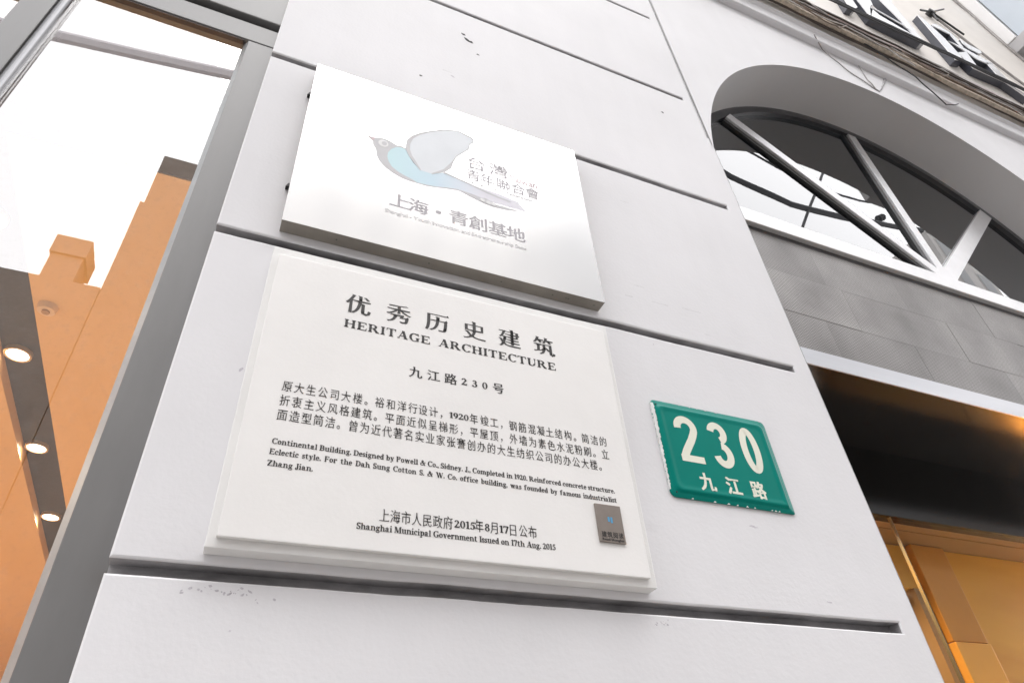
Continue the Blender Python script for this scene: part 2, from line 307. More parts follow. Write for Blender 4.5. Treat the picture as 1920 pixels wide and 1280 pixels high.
# ---------- bold roman letters: thick uprights, hairline levels, bracketed feet (unit: em, cap height .676)
_rom = {}
def roman(c):
    if c in _rom: return _rom[c]
    V, F, Bd = [], [], []
    def poly(p):
        a = sum(p[i][0]*p[(i+1) % len(p)][1]-p[(i+1) % len(p)][0]*p[i][1] for i in range(len(p)))
        if a < 0: p = p[::-1]
        b = len(V); V.extend(p); F.append(list(range(b, b+len(p)))); Bd.extend((b+i, b+(i+1) % len(p)) for i in range(len(p)))
    def rect(x0, x1, z0, z1): poly([(x0, z0), (x1, z0), (x1, z1), (x0, z1)])
    TH, SE, CAP, XH = .045, .058, .676, .473
    def serif(x0, x1, z, up, l=1, r=1):      # foot (up=1) or head (up=-1)
        t = .032*up; a, b = x0-SE*l, x1+SE*r
        poly([(a, z), (b, z), (b, z+t), (x1, z+t*2.1), (x0, z+t*2.1), (a, z+t)])
    def stem(x, z0, z1, w=.145, f=(1, 1), h=(1, 1)):
        rect(x, x+w, z0, z1)
        if f: serif(x, x+w, z0, 1, *f)
        if h: serif(x, x+w, z1, -1, *h)
    def ring(cx, cz, rx, rz, a0=0, a1=360, w=.14, t=.042, n=22):
        pts = []
        for i in range(n+1):
            q = R(a0+(a1-a0)*i/n); pts.append(((cx+rx*math.cos(q), cz+rz*math.sin(q)), (cx+max(.01, rx-w)*math.cos(q), cz+max(.01, rz-t)*math.sin(q))))
        for i in range(n): poly([pts[i][0], pts[i+1][0], pts[i+1][1], pts[i][1]])
    def diag(x0, z0, x1, z1, w): poly([(x0, z0), (x0+w, z0), (x1+w, z1), (x1, z1)])
    def ball(x, z, r, rz=None): poly([(x+r*math.cos(R(i*36)), z+(rz or r)*math.sin(R(i*36))) for i in range(10)])
    def bar(x0, x1, z, t=TH): rect(x0, x1, z, z+t)
    def tri(x, z, d, h): poly([(x, z), (x-d*.10, z), (x-d*.015, z+h), (x, z+h)])   # beak at the end of an arm
    if c == 'a': ring(.20, .125, .175, .137, 60, 330, .12, .04); rect(.27, .40, .05, .36); ring(.225, .345, .175, .128, 0, 165, .13, .04); ball(.105, .37, .062); ring(.44, .07, .17, .07, 180, 300, .06, .03)
    elif c == 'b': stem(.06, 0, CAP, .14, None, (1, 0)); ring(.275, .233, .225, .245)
    elif c == 'c': ring(.24, .231, .215, .244, 48, 315, .135); ball(.36, .365, .065)
    elif c == 'd': stem(.315, 0, CAP, .14, (0, 1), (1, 0)); ring(.245, .233, .22, .245)
    elif c == 'e': ring(.235, .231, .21, .244, 0, 318, .135); bar(.10, .44, .245, .04)
    elif c == 'f': stem(.08, 0, .52, .14, (1, 1), None); ring(.30, .52, .22, .165, 75, 180, .14); ball(.355, .62, .06); bar(.01, .34, .435, .04)
    elif c == 'g': ring(.225, .315, .19, .16, 0, 360, .11); ring(.245, -.075, .225, .13, 0, 360, .07, .05); bar(.08, .40, .035, .07); ball(.43, .43, .05)
    elif c in 'hn':
        stem(.05, 0, CAP if c == 'h' else XH, .14, (1, .6), (1, 0)); ring(.29, .29, .21, .19, 0, 125, .14); stem(.36, 0, .30, .14, (.6, 1), None)
    elif c == 'i': stem(.07, 0, .45, .14, (1, 1), (1, 0)); ball(.14, .64, .074)
    elif c == 'l': stem(.07, 0, CAP, .14, (1, 1), (1, 0))
    elif c == 'm':
        stem(.05, 0, XH, .135, (1, .5), (1, 0)); ring(.265, .29, .20, .19, 0, 125, .135); stem(.33, 0, .30, .135, (.5, .5), None); ring(.545, .29, .20, .19, 0, 125, .135); stem(.61, 0, .30, .135, (.5, 1), None)
    elif c == 'o': ring(.25, .231, .225, .244)
    elif c == 'p': stem(.06, -.205, XH, .14, (1, 1), (1, 0)); ring(.28, .231, .225, .244)
    elif c == 'r': stem(.06, 0, XH, .14, (1, 1), (1, 0)); ring(.31, .29, .19, .19, 65, 150, .14); ball(.37, .41, .072)
    elif c == 's': ring(.20, .345, .155, .13, 25, 270, .10, .05); ring(.205, .125, .165, .137, -155, 90, .10, .05); diag(.27, .15, .09, .30, .08); tri(.345, .47, 1, -.14); tri(.05, 0, -1, .15)
    elif c == 't': rect(.09, .23, .09, .57); diag(.02, XH-.03, .2, .62, .03); bar(.01, .33, .435, .04); ring(.26, .11, .17, .122, 180, 320, .14)
    elif c == 'u': rect(.06, .20, .13, XH); serif(.06, .20, XH, -1, 1, 0); ring(.25, .16, .19, .172, 180, 300, .14); stem(.35, 0, XH, .14, (0, 1), (1, 0))
    elif c == 'v': diag(.20, -.01, .04, XH, .15); diag(.225, -.01, .385, XH, .05); serif(.05, .18, XH, -1); serif(.38, .44, XH, -1, .9, .9)
    elif c == 'w': diag(.19, -.01, .04, XH, .15); diag(.22, -.01, .34, XH, .05); diag(.46, -.01, .31, XH, .15); diag(.49, -.01, .62, XH, .05); serif(.05, .18, XH, -1); serif(.32, .45, XH, -1, .6, .6); serif(.61, .67, XH, -1)
    elif c == 'y': diag(.20, -.01, .04, XH, .15); diag(.16, -.16, .385, XH, .055); serif(.05, .18, XH, -1); serif(.38, .44, XH, -1, .9, .9); ball(.10, -.15, .065)
    elif c == 'A': diag(.05, 0, .33, CAP, .05); diag(.46, 0, .28, CAP+.01, .17); bar(.14, .50, .20); serif(.05, .09, 0, 1); serif(.47, .62, 0, 1)
    elif c in 'BPR':
        stem(.08, 0, CAP, .155, (1, .6), (1, .3)); ring(.32, .50, .26, .176, -90, 90, .15); bar(.2, .33, .634, .042); bar(.2, .33, .324, .042)
        if c == 'B': ring(.33, .182, .30, .182, -90, 90, .155); bar(.2, .34, 0, .042)
        elif c == 'R': diag(.52, 0, .28, .345, .18); serif(.54, .68, 0, 1, .6, .8)
    elif c in 'CG':
        ring(.38, .338, .34, .356, 48, 318 if c == 'C' else 300, .165); tri(.655, .685, 1, -.22)
        if c == 'G': stem(.52, .02, .30, .15, None, (1, 1)); 
    elif c == 'D': stem(.08, 0, CAP, .155, (1, .3), (1, .3)); ring(.29, .338, .38, .338, -90, 90, .16); bar(.2, .30, .634, .042); bar(.2, .30, 0, .042)
    elif c in 'EF':
        stem(.08, 0, CAP, .155, (1, .3), (1, .3)); bar(.2, .57, .631); tri(.585, .676, 1, -.19); bar(.2, .43, .325); rect(.415, .445, .245, .43)
        if c == 'E': bar(.2, .59, 0); tri(.615, 0, 1, .21)
    elif c == 'H': stem(.08, 0, CAP, .155); stem(.52, 0, CAP, .155); bar(.2, .55, .322)
    elif c == 'I': stem(.09, 0, CAP, .155)
    elif c == 'J': rect(.22, .375, .09, CAP); serif(.22, .375, CAP, -1); ring(.20, .09, .175, .16, 180, 360, .14, .05); ball(.10, .09, .075)
    elif c == 'M': stem(.10, 0, CAP, .05, (1, 1), (1, 0)); diag(.36, .02, .10, CAP, .18); diag(.42, .02, .66, CAP, .05); stem(.66, 0, CAP, .16, (1, 1), (0, 1))
    elif c == 'S': ring(.26, .50, .21, .19, 30, 270, .13, .055); ring(.275, .178, .225, .192, -155, 90, .13, .055); diag(.38, .20, .09, .45, .10); tri(.475, .685, 1, -.19); tri(.055, 0, -1, .20)
    elif c == 'T': stem(.255, 0, CAP, .155, (1, 1), None); bar(.04, .63, .631); tri(.64, .676, 1, -.20); tri(.03, .676, -1, -.20)
    elif c == 'U': rect(.09, .245, .2, CAP); serif(.09, .245, CAP, -1); rect(.57, .615, .2, CAP); serif(.57, .615, CAP, -1); ring(.352, .215, .262, .23, 180, 360, .13, .06); ring(.245, .2, .155, .2, 180, 260, .155, .05)
    elif c == 'W': diag(.27, -.01, .06, CAP, .17); diag(.33, -.01, .48, CAP, .05); diag(.62, -.01, .42, CAP, .17); diag(.69, -.01, .88, CAP, .05); serif(.06, .22, CAP, -1); serif(.43, .58, CAP, -1, .6, .6); serif(.87, .93, CAP, -1)
    elif c == 'Z': bar(.07, .58, .631); tri(.04, .676, -1, -.18); diag(.05, .02, .40, .655, .18); bar(.06, .60, 0); tri(.62, 0, 1, .20)
    elif c == '0': ring(.25, .338, .225, .348, 0, 360, .135)
    elif c == '1': stem(.17, 0, CAP, .145, (1, 1), None); poly([(.06, .57), (.06, .60), (.20, .69), (.25, .69), (.18, .60)])
    elif c == '2': ring(.23, .485, .20, .203, -25, 165, .14); diag(.04, .03, .30, .43, .10); rect(.04, .44, 0, .10); tri(.47, 0, 1, .20)
    elif c == '3': ring(.22, .51, .17, .176, -90, 155, .125); ring(.215, .178, .215, .19, -155, 90, .135); bar(.15, .25, .335, .04); ball(.09, .10, .065)
    elif c == '5': poly([(.14, CAP), (.44, CAP), (.40, .575), (.11, .575)]); diag(.06, .36, .12, .62, .05); ring(.20, .215, .245, .225, -150, 100, .15); ball(.09, .08, .06)
    elif c == '7': rect(.05, .46, .575, CAP); tri(.03, .676, -1, -.2); diag(.15, -.01, .35, .60, .13)
    elif c == '8': ring(.25, .51, .19, .177, 0, 360, .12); ring(.25, .178, .22, .19, 0, 360, .13)
    elif c == '9': ring(.245, .455, .215, .23, 0, 360, .14); ring(.10, .40, .36, .40, -75, 10, .13)
    elif c == '&': ring(.37, .53, .15, .157, 0, 360, .08); ring(.28, .18, .24, .19, 60, 330, .14); diag(.60, 0, .24, .56, .15); diag(.52, .10, .66, .38, .05); bar(.56, .78, .37, .04)
    elif c == '.': ball(.12, .065, .075)
    elif c == ',': ball(.12, .065, .075); poly([(.19, .06), (.17, -.06), (.07, -.15), (.06, -.13), (.13, -.05), (.12, .03)])
    elif c == '-': bar(.04, .30, .18, .09)
    xs = [v[0] for v in V]; _rom[c] = (V, F, Bd, (min(xs), max(xs))); return _rom[c]

class Text:
    """letters lying on a vertical plane y, raised by t towards the street"""
    def __init__(s, y, t=.0005): s.mb = MB(); s.y = y; s.t = t
    def put(s, ch, x, z, ex, ez, dx=0, dz=0, serif=None, centre=True):
        vs, fs, bd, (a, b) = roman(ch) if serif == 'latin' else glyph(ch, dx, dz, serif)
        ox = .5 if centre else 0; oz = .38 if centre else 0
        n = len(vs); V = [(x+(v[0]-ox)*ex, s.y-s.t, z+(v[1]-oz)*ez) for v in vs] + [(x+(v[0]-ox)*ex, s.y, z+(v[1]-oz)*ez) for v in vs]
        s.mb.add(V, fs + [(i, i+n, j+n, j) for i, j in bd]); return s
    def cjk(s, txt, xs, z, ex, ez, **k):
        for c, x in zip(txt, xs):
            if c.strip(): s.put(c, x, z, ex, ez, **k)
        return s
    def latin(s, txt, x0, x1, z, cap, sx=None, track=.02, **k):
        """fits txt between x0 and x1; with sx given the letters keep that width and the word gaps stretch"""
        rom = k.get('serif') == 'latin'; ez = cap/(.676 if rom else .69); adv = []
        for c in txt:
            if c == ' ': adv.append(None)
            else: adv.append((roman(c) if rom else glyph(c, k.get('dx', 0), k.get('dz', 0)))[3])
        W = sum(b-a for q in adv if q for a, b in [q]); ng = sum(1 for i in range(len(adv)-1) if adv[i] and adv[i+1]); ns = sum(1 for q in adv if not q)
        sp = .30 if rom else .26
        if sx is None: sx = (x1-x0)/(W+ng*track+ns*sp)
        elif ns: sp = ((x1-x0)/sx-W-ng*track)/ns
        x = x0
        for i, c in enumerate(txt):
            if adv[i] is None: x += sp*sx; continue
            s.put(c, x-adv[i][0]*sx, z, sx, ez, centre=False, **k)
            x += (adv[i][1]-adv[i][0])*sx
            if i+1 < len(txt) and adv[i+1]: x += track*sx
        s.sx = sx; return s
    def build(s, name, m, parent): return s.mb.build(name, m, parent)

# ------------------------------------------------------------------ ground
structure(MB().box(-60, 90, -14, -2.6, -.2, 0).build('road', M['asphalt']))
structure(MB().box(-60, 90, -2.6, .02, -.2, .12).build('pavement', M['paving'], bevel=.01))

# ------------------------------------------------------------------ the old building
B = empty('historic_building', (0.6, 0.3, 0), 'white painted old building front with grooved pier and big arched opening', 'building')
PX0, PX1, GX1 = -.127, 1.391, 1.332
GZ = [(.565, .587), (1.2355, 1.2575), (1.905, 1.926), (2.572, 2.593), (3.243, 3.265), (3.906, 3.925), (4.585, 4.603)]
def make_pier():
    bm = bmesh.new(); xs = [PX0]; x = PX0
    while x < GX1-.03: x += .022; xs.append(min(x, GX1-.012))
    xs.append(GX1); xs += [GX1+.02, PX1]; n = len(xs)
    zs = [0.12]
    for a, b in GZ: zs += [a, b]
    zs.append(5.26); D = .03
    grid = []
    for zi, z in enumerate(zs):
        row = []
        for xi, xx in enumerate(xs):
            j = 0
            if 0 < zi < len(zs)-1 and xi < n-2: j = noise.noise((xx*7, z*3.1, 1.7))*.0011 + noise.noise((xx*31, z*5, 4.2))*.0006
            row.append(bm.verts.new((xx, 0, z+j)))
        grid.append(row)
    gx = xs.index(GX1); rim = []
    for zi in range(len(zs)-1):
        isg = zi % 2 == 1
        for xi in range(n-1):
            q = [grid[zi][xi], grid[zi][xi+1], grid[zi+1][xi+1], grid[zi+1][xi]]
            if not (isg and xi < gx): bm.faces.new(q)
        if isg:
            lo = [bm.verts.new((v.co.x, D, v.co.z)) for v in grid[zi][:gx+1]]; hi = [bm.verts.new((v.co.x, D, v.co.z)) for v in grid[zi+1][:gx+1]]
            for xi in range(gx):
                for q in ([lo[xi], lo[xi+1], hi[xi+1], hi[xi]], [grid[zi][xi], grid[zi][xi+1], lo[xi+1], lo[xi]], [hi[xi], hi[xi+1], grid[zi+1][xi+1], grid[zi+1][xi]]):
                    f = bm.faces.new(q); f.material_index = 1
            f = bm.faces.new([lo[gx], grid[zi][gx], grid[zi+1][gx], hi[gx]]); f.material_index = 1
    # returns of the pier
    for zi in range(0, len(zs)-1):
        for xi, flip in ((0, 0), (n-1, 1)):
            if xi == 0 and zi % 2 == 1: continue
            a, b = grid[zi][xi], grid[zi+1][xi]; c = bm.verts.new((b.co.x, .3, b.co.z)); d = bm.verts.new((a.co.x, .3, a.co.z))
            bm.faces.new([a, b, c, d] if not flip else [d, c, b, a])
    bm.verts.index_update(); bm.normal_update()
    es = [e for e in bm.edges if len(e.link_faces) == 2 and e.calc_face_angle(0) > .8 and all(abs(v.co.y) < 1e-5 for v in e.verts)]
    bmesh.ops.bevel(bm, geom=es, offset=.0035, segments=2, affect='EDGES', profile=.5)
    me = bpy.data.meshes.new('pier'); bm.to_mesh(me); bm.free()
    me.materials.append(M['wall']); me.materials.append(M['groove'])
    me.transform(Matrix.Translation(-Vector(B.location)))
    o = bpy.data.objects.new('pier', me); COL.objects.link(o); o.parent = B; return o
make_pier()
# arched wall to the right of the pier
CX, CZ, CR, RD = 2.969, 3.3525, 1.602, .25
XR = 2*CX-PX1; zsp = CZ+math.sqrt(CR**2-(PX1-CX)**2); ZT = 5.27
a0 = math.atan2(zsp-CZ, PX1-CX); a1 = math.pi-a0; NA = 96
arc = [(CX+CR*math.cos(a0+(a1-a0)*i/NA), CZ+CR*math.sin(a0+(a1-a0)*i/NA)) for i in range(NA+1)]
mb = MB(); vs = []; fs = []
for x, z in arc: vs += [(x, 0, z), (x, 0, ZT)]
for i in range(NA): fs.append((2*i, 2*i+2, 2*i+3, 2*i+1))
mb.add(vs, fs)
mb.add([(1.383, 0, zsp+.004), (PX1, 0, zsp), (PX1, 0, ZT), (1.383, 0, ZT)], [(0, 1, 2, 3)])
mb.box(XR, 9.0, 0, .3, .12, ZT)
mb.add([(1.378, .008, 3.66), (1.384, .008, 3.66), (1.384, .008, ZT), (1.378, .008, ZT)], [(0, 1, 2, 3)], 1)
mb.build('arch_wall', [M['wall'], M['groove']], B)
# joint between pier and arch, and a crack at the crown
MB().box(1.3735, 1.3815, -.0012, .01, 3.675, 5.26).build('joint', mat('joint_grey', (.40, .395, .40), .7, nscale=20, namt=.25), B)
MB().tube([(3.0, -.001, 4.996), (3.05, -.001, 5.055), (3.12, -.001, 5.15), (3.19, -.001, 5.25)], [.003, .004, .006, .011], 5).build('crack', M['groove'], B)
mb = MB(); vs = []; fs = []
for x, z in arc: vs += [(x, 0, z), (x, RD, z)]
for i in range(NA): fs.append((2*i, 2*i+1, 2*i+3, 2*i+2))
mb.add(vs, fs)
mb.add([(PX1, 0, .12), (PX1, RD+.4, .12), (PX1, RD+.4, zsp), (PX1, 0, zsp)], [(0, 3, 2, 1)])
o = mb.build('arch_reveal', M['soffit'], B, smooth=True)
# string course and upper storey
prof = [(.02, 5.266), (-.030, 5.268), (-.036, 5.274), (-.036, 5.372), (-.046, 5.388), (-.052, 5.395), (-.052, 5.41), (.02, 5.42)]
mb = MB(); n = len(prof)
vs = [(-6, y, z) for y, z in prof] + [(16, y, z) for y, z in prof]
mb.add(vs, [(i, i+n, i+n+1, i+1) for i in range(n-1)]); mb.build('string_course', M['wall'], B)
MB().box(-6, 16, -.05, .3, 5.411, 15).build('upper_wall', M['wall_cream'], B)
# wall to the left beyond the shop window
MB().box(-6, -2.2, .03, .3, .12, 5.26).build('left_wall', M['wall'], B)

# chips and scuffs in the paint
def chip(x, z, r, n=9, el=1.0, ang=0.0, m='black', nm='paint_chip'):
    pts = []
    for i in range(n):
        t = 2*math.pi*i/n; rr = r*random.uniform(.55, 1.2); u, v = rr*math.cos(t)*el, rr*math.sin(t)
        pts.append((x+u*math.cos(ang)-v*math.sin(ang), z+u*math.sin(ang)+v*math.cos(ang)))
    return MB().prism(pts, -.0002, .002).build(nm, M[m], B)
M['chip_dark'] = mat('chip_hole', (.05, .05, .055), .9); M['scuff'] = mat('scuff', (.56, .54, .58), .8, nscale=80, namt=.2)
for x, z, r, el, an in [(.408, 3.7535, .0075, 1.5, -.5), (.420, 3.727, .009, 1.6, -.5), (.4315, 3.720, .008, 1.5, -.3), (.456, 3.653, .005, 1.2, 0), (.269, 3.402, .004, 1.4, 0), (1.192, 3.741, .0055, 1.2, -.6)]:
    chip(x, z, r, 9, el, an, 'chip_dark')
for i in range(26):
    chip(.025+random.gauss(0, .024), 1.890+random.gauss(0, .0045), random.uniform(.0006, .0019), 6, random.uniform(1, 2.5), random.uniform(-.9, .9), 'scuff', 'scuff_mark')
for i in range(14):
    chip(.736+random.gauss(0, .012), 1.8912+random.gauss(0, .003), random.uniform(.0005, .0014), 6, random.uniform(1, 2.5), random.uniform(-.9, .9), 'scuff', 'scuff_mark')
for x, z, r, el, an in [(.366, 3.462, .003, 3, -.4), (.874, 2.55, .0018, 1, 0), (-.022, 2.26, .003, 2, 1.2), (1.011, 2.10, .0016, 6, -.1), (1.02, 2.098, .0012, 7, .05), (1.155, 1.955, .0014, 5, -.1), (.04, 1.84, .0012, 2, 0)]:
    chip(x, z, r, 7, el, an, 'scuff', 'scuff_mark')

M['smear'] = mat('faint_smear', (.66, .655, .67), .7, nscale=30, namt=.05)
for x, z, L_, h_ in [(.835, 2.698, .022, .0022), (.93, 2.700, .05, .0016), (1.03, 2.706, .06, .0018), (.875, 2.745, .03, .001), (1.06, 2.23+.4, .02, .0015), (.35, 3.48, .03, .0015), (.9, 3.1, .03, .001)]:
    MB().prism([(x+L_*(i/7-.5), z-h_*random.random()) for i in range(8)]+[(x+L_*(i/7-.5), z+h_*random.random()) for i in range(7, -1, -1)], -.00012, .002).build('scuff_mark', M['smear'], B)
# ------------------------------------------------------------------ arched window (polished steel bars in a dark ring)
AW = empty('arched_window', (CX-B.location.x, .28-B.location.y, 3.7)); AW.parent = B
def ring(r0, r1, y0, y1):
    mb = MB(); vs = []; fs = []; k = NA
    b0, b1 = a0-.035, a1+.035
    for i in range(k+1):
        t = b0+(b1-b0)*i/k; c, s_ = math.cos(t), math.sin(t)
        vs += [(CX+r1*c, y0, CZ+r1*s_), (CX+r0*c, y0, CZ+r0*s_), (CX+r0*c, y1, CZ+r0*s_), (CX+r1*c, y1, CZ+r1*s_)]
    for i in range(k):
        for j in range(4): fs.append((4*i+j, 4*(i+1)+j, 4*(i+1)+(j+1)%4, 4*i+(j+1)%4))
    return mb.add(vs, fs)
ring(1.555, 1.63, .252, .2745).build('frame', M['ring'], AW)  # ring steel coloured dark for the soffit it mirrors
TB, TT = 3.622, 3.708
MB().box(PX1-.05, XR+.05, .240, .2745, TB, TT).build('transom_bar', M['chrome'], AW, bevel=.003)
MB().box(PX1-.05, XR+.05, .262, .2745, TB-.022, TB-.001).build('transom_shade_strip', M['bar_dark'], AW)  # black strip paints the shadow line below the transom
def fan_bar(ang, w, gk=.03):
    c, s_ = math.cos(ang), math.sin(ang); p0 = Vector((CX+.03, 3.705)); 
    L = 1.7
    for L in [x*.005 for x in range(100, 400)]:
        if math.hypot(p0.x+c*L-CX, p0.y+s_*L-CZ) > 1.552: break
    n = Vector((-s_, c)); d = Vector((c, s_)); a = p0-d*.02; b = p0+d*L
    q = [a-n*w/2, b-n*w/2, b+n*w/2, a+n*w/2]
    o = MB().prism([(v.x, v.y) for v in q], .249, .2742).build('fan_bar', M['chrome'], AW, bevel=.003)
    if gk:
        q = [a+n*(w/2+.0005), b+n*(w/2+.0005), b+n*(w/2+gk), a+n*(w/2+gk)]
        MB().prism([(v.x, v.y) for v in q], .262, .2742).build('bar_shade_strip', M['bar_dark'], AW)  # black strip paints the dark side of the bar and its mirror image
    return o
MB().prism([(CX-.035, 3.700), (CX+.125, 3.700), (CX+.09, 3.785), (CX+.05, 3.80), (CX, 3.785)], .2483, .2742).build('hub_plate', M['chrome'], AW)
fan_bar(R(142), .062); fan_bar(R(90.5), .062); fan_bar(R(43), .085, 0)
pts = [(CX+1.56*math.cos(t), CZ+1.56*math.sin(t)) for t in [a0+(a1-a0)*i/40 for i in range(41)]] 
MB().prism([(x, max(z, TT-.03)) for x, z in pts], .275, .281).build('pane', M['glass_arch'], AW)
# dark room behind the fanlight
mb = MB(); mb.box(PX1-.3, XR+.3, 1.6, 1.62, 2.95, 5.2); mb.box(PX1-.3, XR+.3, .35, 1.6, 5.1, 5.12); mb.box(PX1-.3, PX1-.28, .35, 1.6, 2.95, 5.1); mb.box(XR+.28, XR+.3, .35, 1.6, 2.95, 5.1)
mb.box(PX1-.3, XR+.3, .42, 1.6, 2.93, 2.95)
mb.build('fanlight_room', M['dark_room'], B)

# ------------------------------------------------------------------ entrance below the arch
EN = empty('entrance', (CX-B.location.x, .3-B.location.y, .12)); EN.parent = B
rows = [(2.958, 3.1504), (3.151, 3.3724), (3.373, 3.598)]
for k, (z0, z1) in enumerate(rows):
    x = PX1-.05-(.22*k % .5); i = 0
    while x < XR+.05:
        x1 = min(x+[.62, .48, .55][(i+k) % 3], XR+.06)
        MB().box(max(x, PX1-.06)+.0004, x1-.0004, .262+random.uniform(-.0008, .0008), .29, z0, z1).build('mesh_panel', M['mesh'], EN)
        x = x1; i += 1
MB().box(PX1-.06, XR+.06, .291, .30, 2.905, 3.6).build('backing_sheet', M['frame'], EN)
MB().box(PX1-.06, XR+.06, .246, .2515, 2.882, 2.955).build('lintel_strip', M['strip'], EN, bevel=.001)
MB().box(PX1-.06, XR+.06, .252, .648, 2.884, 2.90).build('entrance_soffit', M['black_gloss'], EN)
MB().box(PX1-.06, XR+.06, .649, .70, 2.583, 2.92).build('header_panel', M['black_gloss'], EN, bevel=.002)
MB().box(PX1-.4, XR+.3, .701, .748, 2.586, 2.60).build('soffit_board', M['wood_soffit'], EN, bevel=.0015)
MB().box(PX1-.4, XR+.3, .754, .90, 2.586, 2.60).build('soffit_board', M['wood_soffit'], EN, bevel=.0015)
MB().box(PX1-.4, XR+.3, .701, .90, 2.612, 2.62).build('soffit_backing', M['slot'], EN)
MB().box(2.94, XR+.3, .87, .92, .12, 2.584).build('wood_wall', M['gold'], EN)
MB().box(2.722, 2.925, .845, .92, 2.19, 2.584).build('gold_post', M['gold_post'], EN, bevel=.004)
MB().box(2.720, 2.927, .838, .92, .12, 2.187).build('post_reflection_patch', M['gold_reflection'], EN, bevel=.004)  # brighter lacquer colour paints the reflection patch low on the post
MB().box(2.928, 2.939, .885, .92, .12, 2.584).build('seam', M['seam_dark'], EN)
MB().box(1.2, 2.721, .875, .92, 2.40, 2.584).build('wood_wall', M['gold'], EN)
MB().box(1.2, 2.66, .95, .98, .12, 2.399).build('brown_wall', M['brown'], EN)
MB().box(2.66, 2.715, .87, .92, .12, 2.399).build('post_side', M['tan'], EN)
for x0, x1 in ((1.43, 2.400), (2.406, 3.32), (3.326, 4.4)):
    MB().box(x0, x1, .655, .665, .13, 2.64).build('glass_panel', M['glass_door'], EN)
    MB().box(x1-.004, x1-.001, .6535, .6665, .13, 2.582).build('glass_edge', M['edge_green'], EN)
structure(MB().box(PX1, XR, .02, .95, 0, .115).build('entrance_floor', M['paving']))
# ------------------------------------------------------------------ shop window left of the pier
SW = empty('shop_window', (-.39-B.location.x, .05-B.location.y, .12)); SW.parent = B
FY = .05
MB().box(-.196, -.1275, FY, .14, .12, 3.364).build('stile', M['frame'], SW, bevel=.0015)
mb = MB(); mb.add([(-.196, FY+.001, .12), (-.196, FY+.001, 3.366), (-.2075, FY+.0165, 3.366), (-.2075, FY+.0165, .12), (-.196, .10, .12), (-.196, .10, 3.366), (-.2075, .10, .12), (-.2075, .10, 3.366)], [(0, 1, 2, 3), (3, 2, 7, 6)])
mb.build('bead', M['frame_edge'], SW)
MB().box(-.672, -.1275, FY-.001, .14, 3.367, 3.452).build('top_rail', M['frame'], SW, bevel=.002)
MB().box(-.672, -.2075, FY+.002, .066, 3.361, 3.3665).build('rail_shade_strip', M['frame_dark'], SW)  # dark strip paints the shaded underside of the top rail
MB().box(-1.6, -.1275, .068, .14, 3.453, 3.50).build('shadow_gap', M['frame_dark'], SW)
MB().box(-1.6, -.1275, .042, .14, 3.482, 5.0).build('upper_panel', M['frame'], SW, bevel=.003)
MB().box(-.672, -.612, FY, .14, .12, 3.366).build('mullion', M['frame'], SW, bevel=.003, seg=2)
MB().tube([(-.5985, FY+.011, .12), (-.5985, FY+.011, 3.366)], .0135, 20).build('mullion_bead', M['frame_shine'], SW, smooth=True)
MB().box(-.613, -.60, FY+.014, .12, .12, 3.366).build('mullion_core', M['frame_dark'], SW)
MB().box(-1.6, -.672, FY-.001, .14, 3.25, 3.4515).build('top_rail', M['frame'], SW, bevel=.002)
MB().box(-1.6, -.1275, FY-.002, .14, .12, .5).build('sill', M['frame'], SW, bevel=.003)
MB().box(-1.75, -1.6, FY, .14, .12, 5.0).build('stile', M['frame'], SW, bevel=.004)
MB().box(-.61, -.19, .0665, .0745, .48, 3.40).build('pane', M['glass'], SW)
MB().box(-1.62, -.66, .0665, .0745, .48, 3.30).build('pane', M['glass'], SW)
# shop interior
structure(MB().box(-3.2, 1.2, .15, .615, 3.40, 3.46).build('ceiling_edge', M['slot']))
structure(MB().box(-.83, 1.2, .62, 7, 3.40, 3.46).build('shop_ceiling', M['orange']))
structure(MB().box(-3.2, -1.0, .62, 7, 3.40, 3.46).build('shop_ceiling', M['orange']))
structure(MB().box(-1.05, -.78, .62, 7, 3.461, 3.50).build('ceiling_slot', M['slot']))
structure(MB().box(-3.2, 1.2, 6.9, 7, .12, 3.40).build('shop_back_wall', M['orange']))
structure(MB().box(-3.25, -3.2, .15, 7, .12, 3.40).build('shop_side_wall', M['orange']))
structure(MB().box(1.2, 1.25, 1.0, 7, .12, 3.40).build('shop_side_wall', M['orange']))
structure(MB().box(-3.25, 1.25, .15, 7, 0, .12).build('shop_floor', M['shop_floor']))
def ceiling_light(x, y, z, e, label, group='round downlights in the shop ceiling', r=.043, spot=R(150), col=(1, .80, .58)):
    t = empty('ceiling_light', (x, y, z), label, 'ceiling light', group)
    n = 20; c = [(x+r*math.cos(2*math.pi*i/n), y+r*math.sin(2*math.pi*i/n)) for i in range(n)]; c2 = [(x+r*1.22*math.cos(2*math.pi*i/n), y+r*1.22*math.sin(2*math.pi*i/n)) for i in range(n)]
    MB().add([(a, b, z) for a, b in c]+[(a, b, z+.02) for a, b in c], [tuple(range(n-1, -1, -1))]+[(i, (i+1) % n, (i+1) % n+n, i+n) for i in range(n)]).build('lens', M['lamp'], t)
    MB().add([(a, b, z-.003) for a, b in c]+[(a, b, z-.003) for a, b in c2]+[(a, b, z+.02) for a, b in c2], [(i, i+n, (i+1) % n+n, (i+1) % n) for i in range(n)]+[(i+n, i+2*n, (i+1) % n+2*n, (i+1) % n+n) for i in range(n)]).build('trim', M['lamp_ring'], t)
    l = bpy.data.lights.new('lamp', 'SPOT'); l.energy = e; l.color = col; l.spot_size = spot; l.spot_blend = .6; l.shadow_soft_size = .05
    lo = bpy.data.objects.new('lamp', l); COL.objects.link(lo); lo.parent = t; lo.location = (0, 0, -.03)
    return t
SD = empty('smoke_detector', (-.78, 1.42, 3.39), 'small round smoke detector on the orange ceiling beside the dark strip', 'smoke detector')
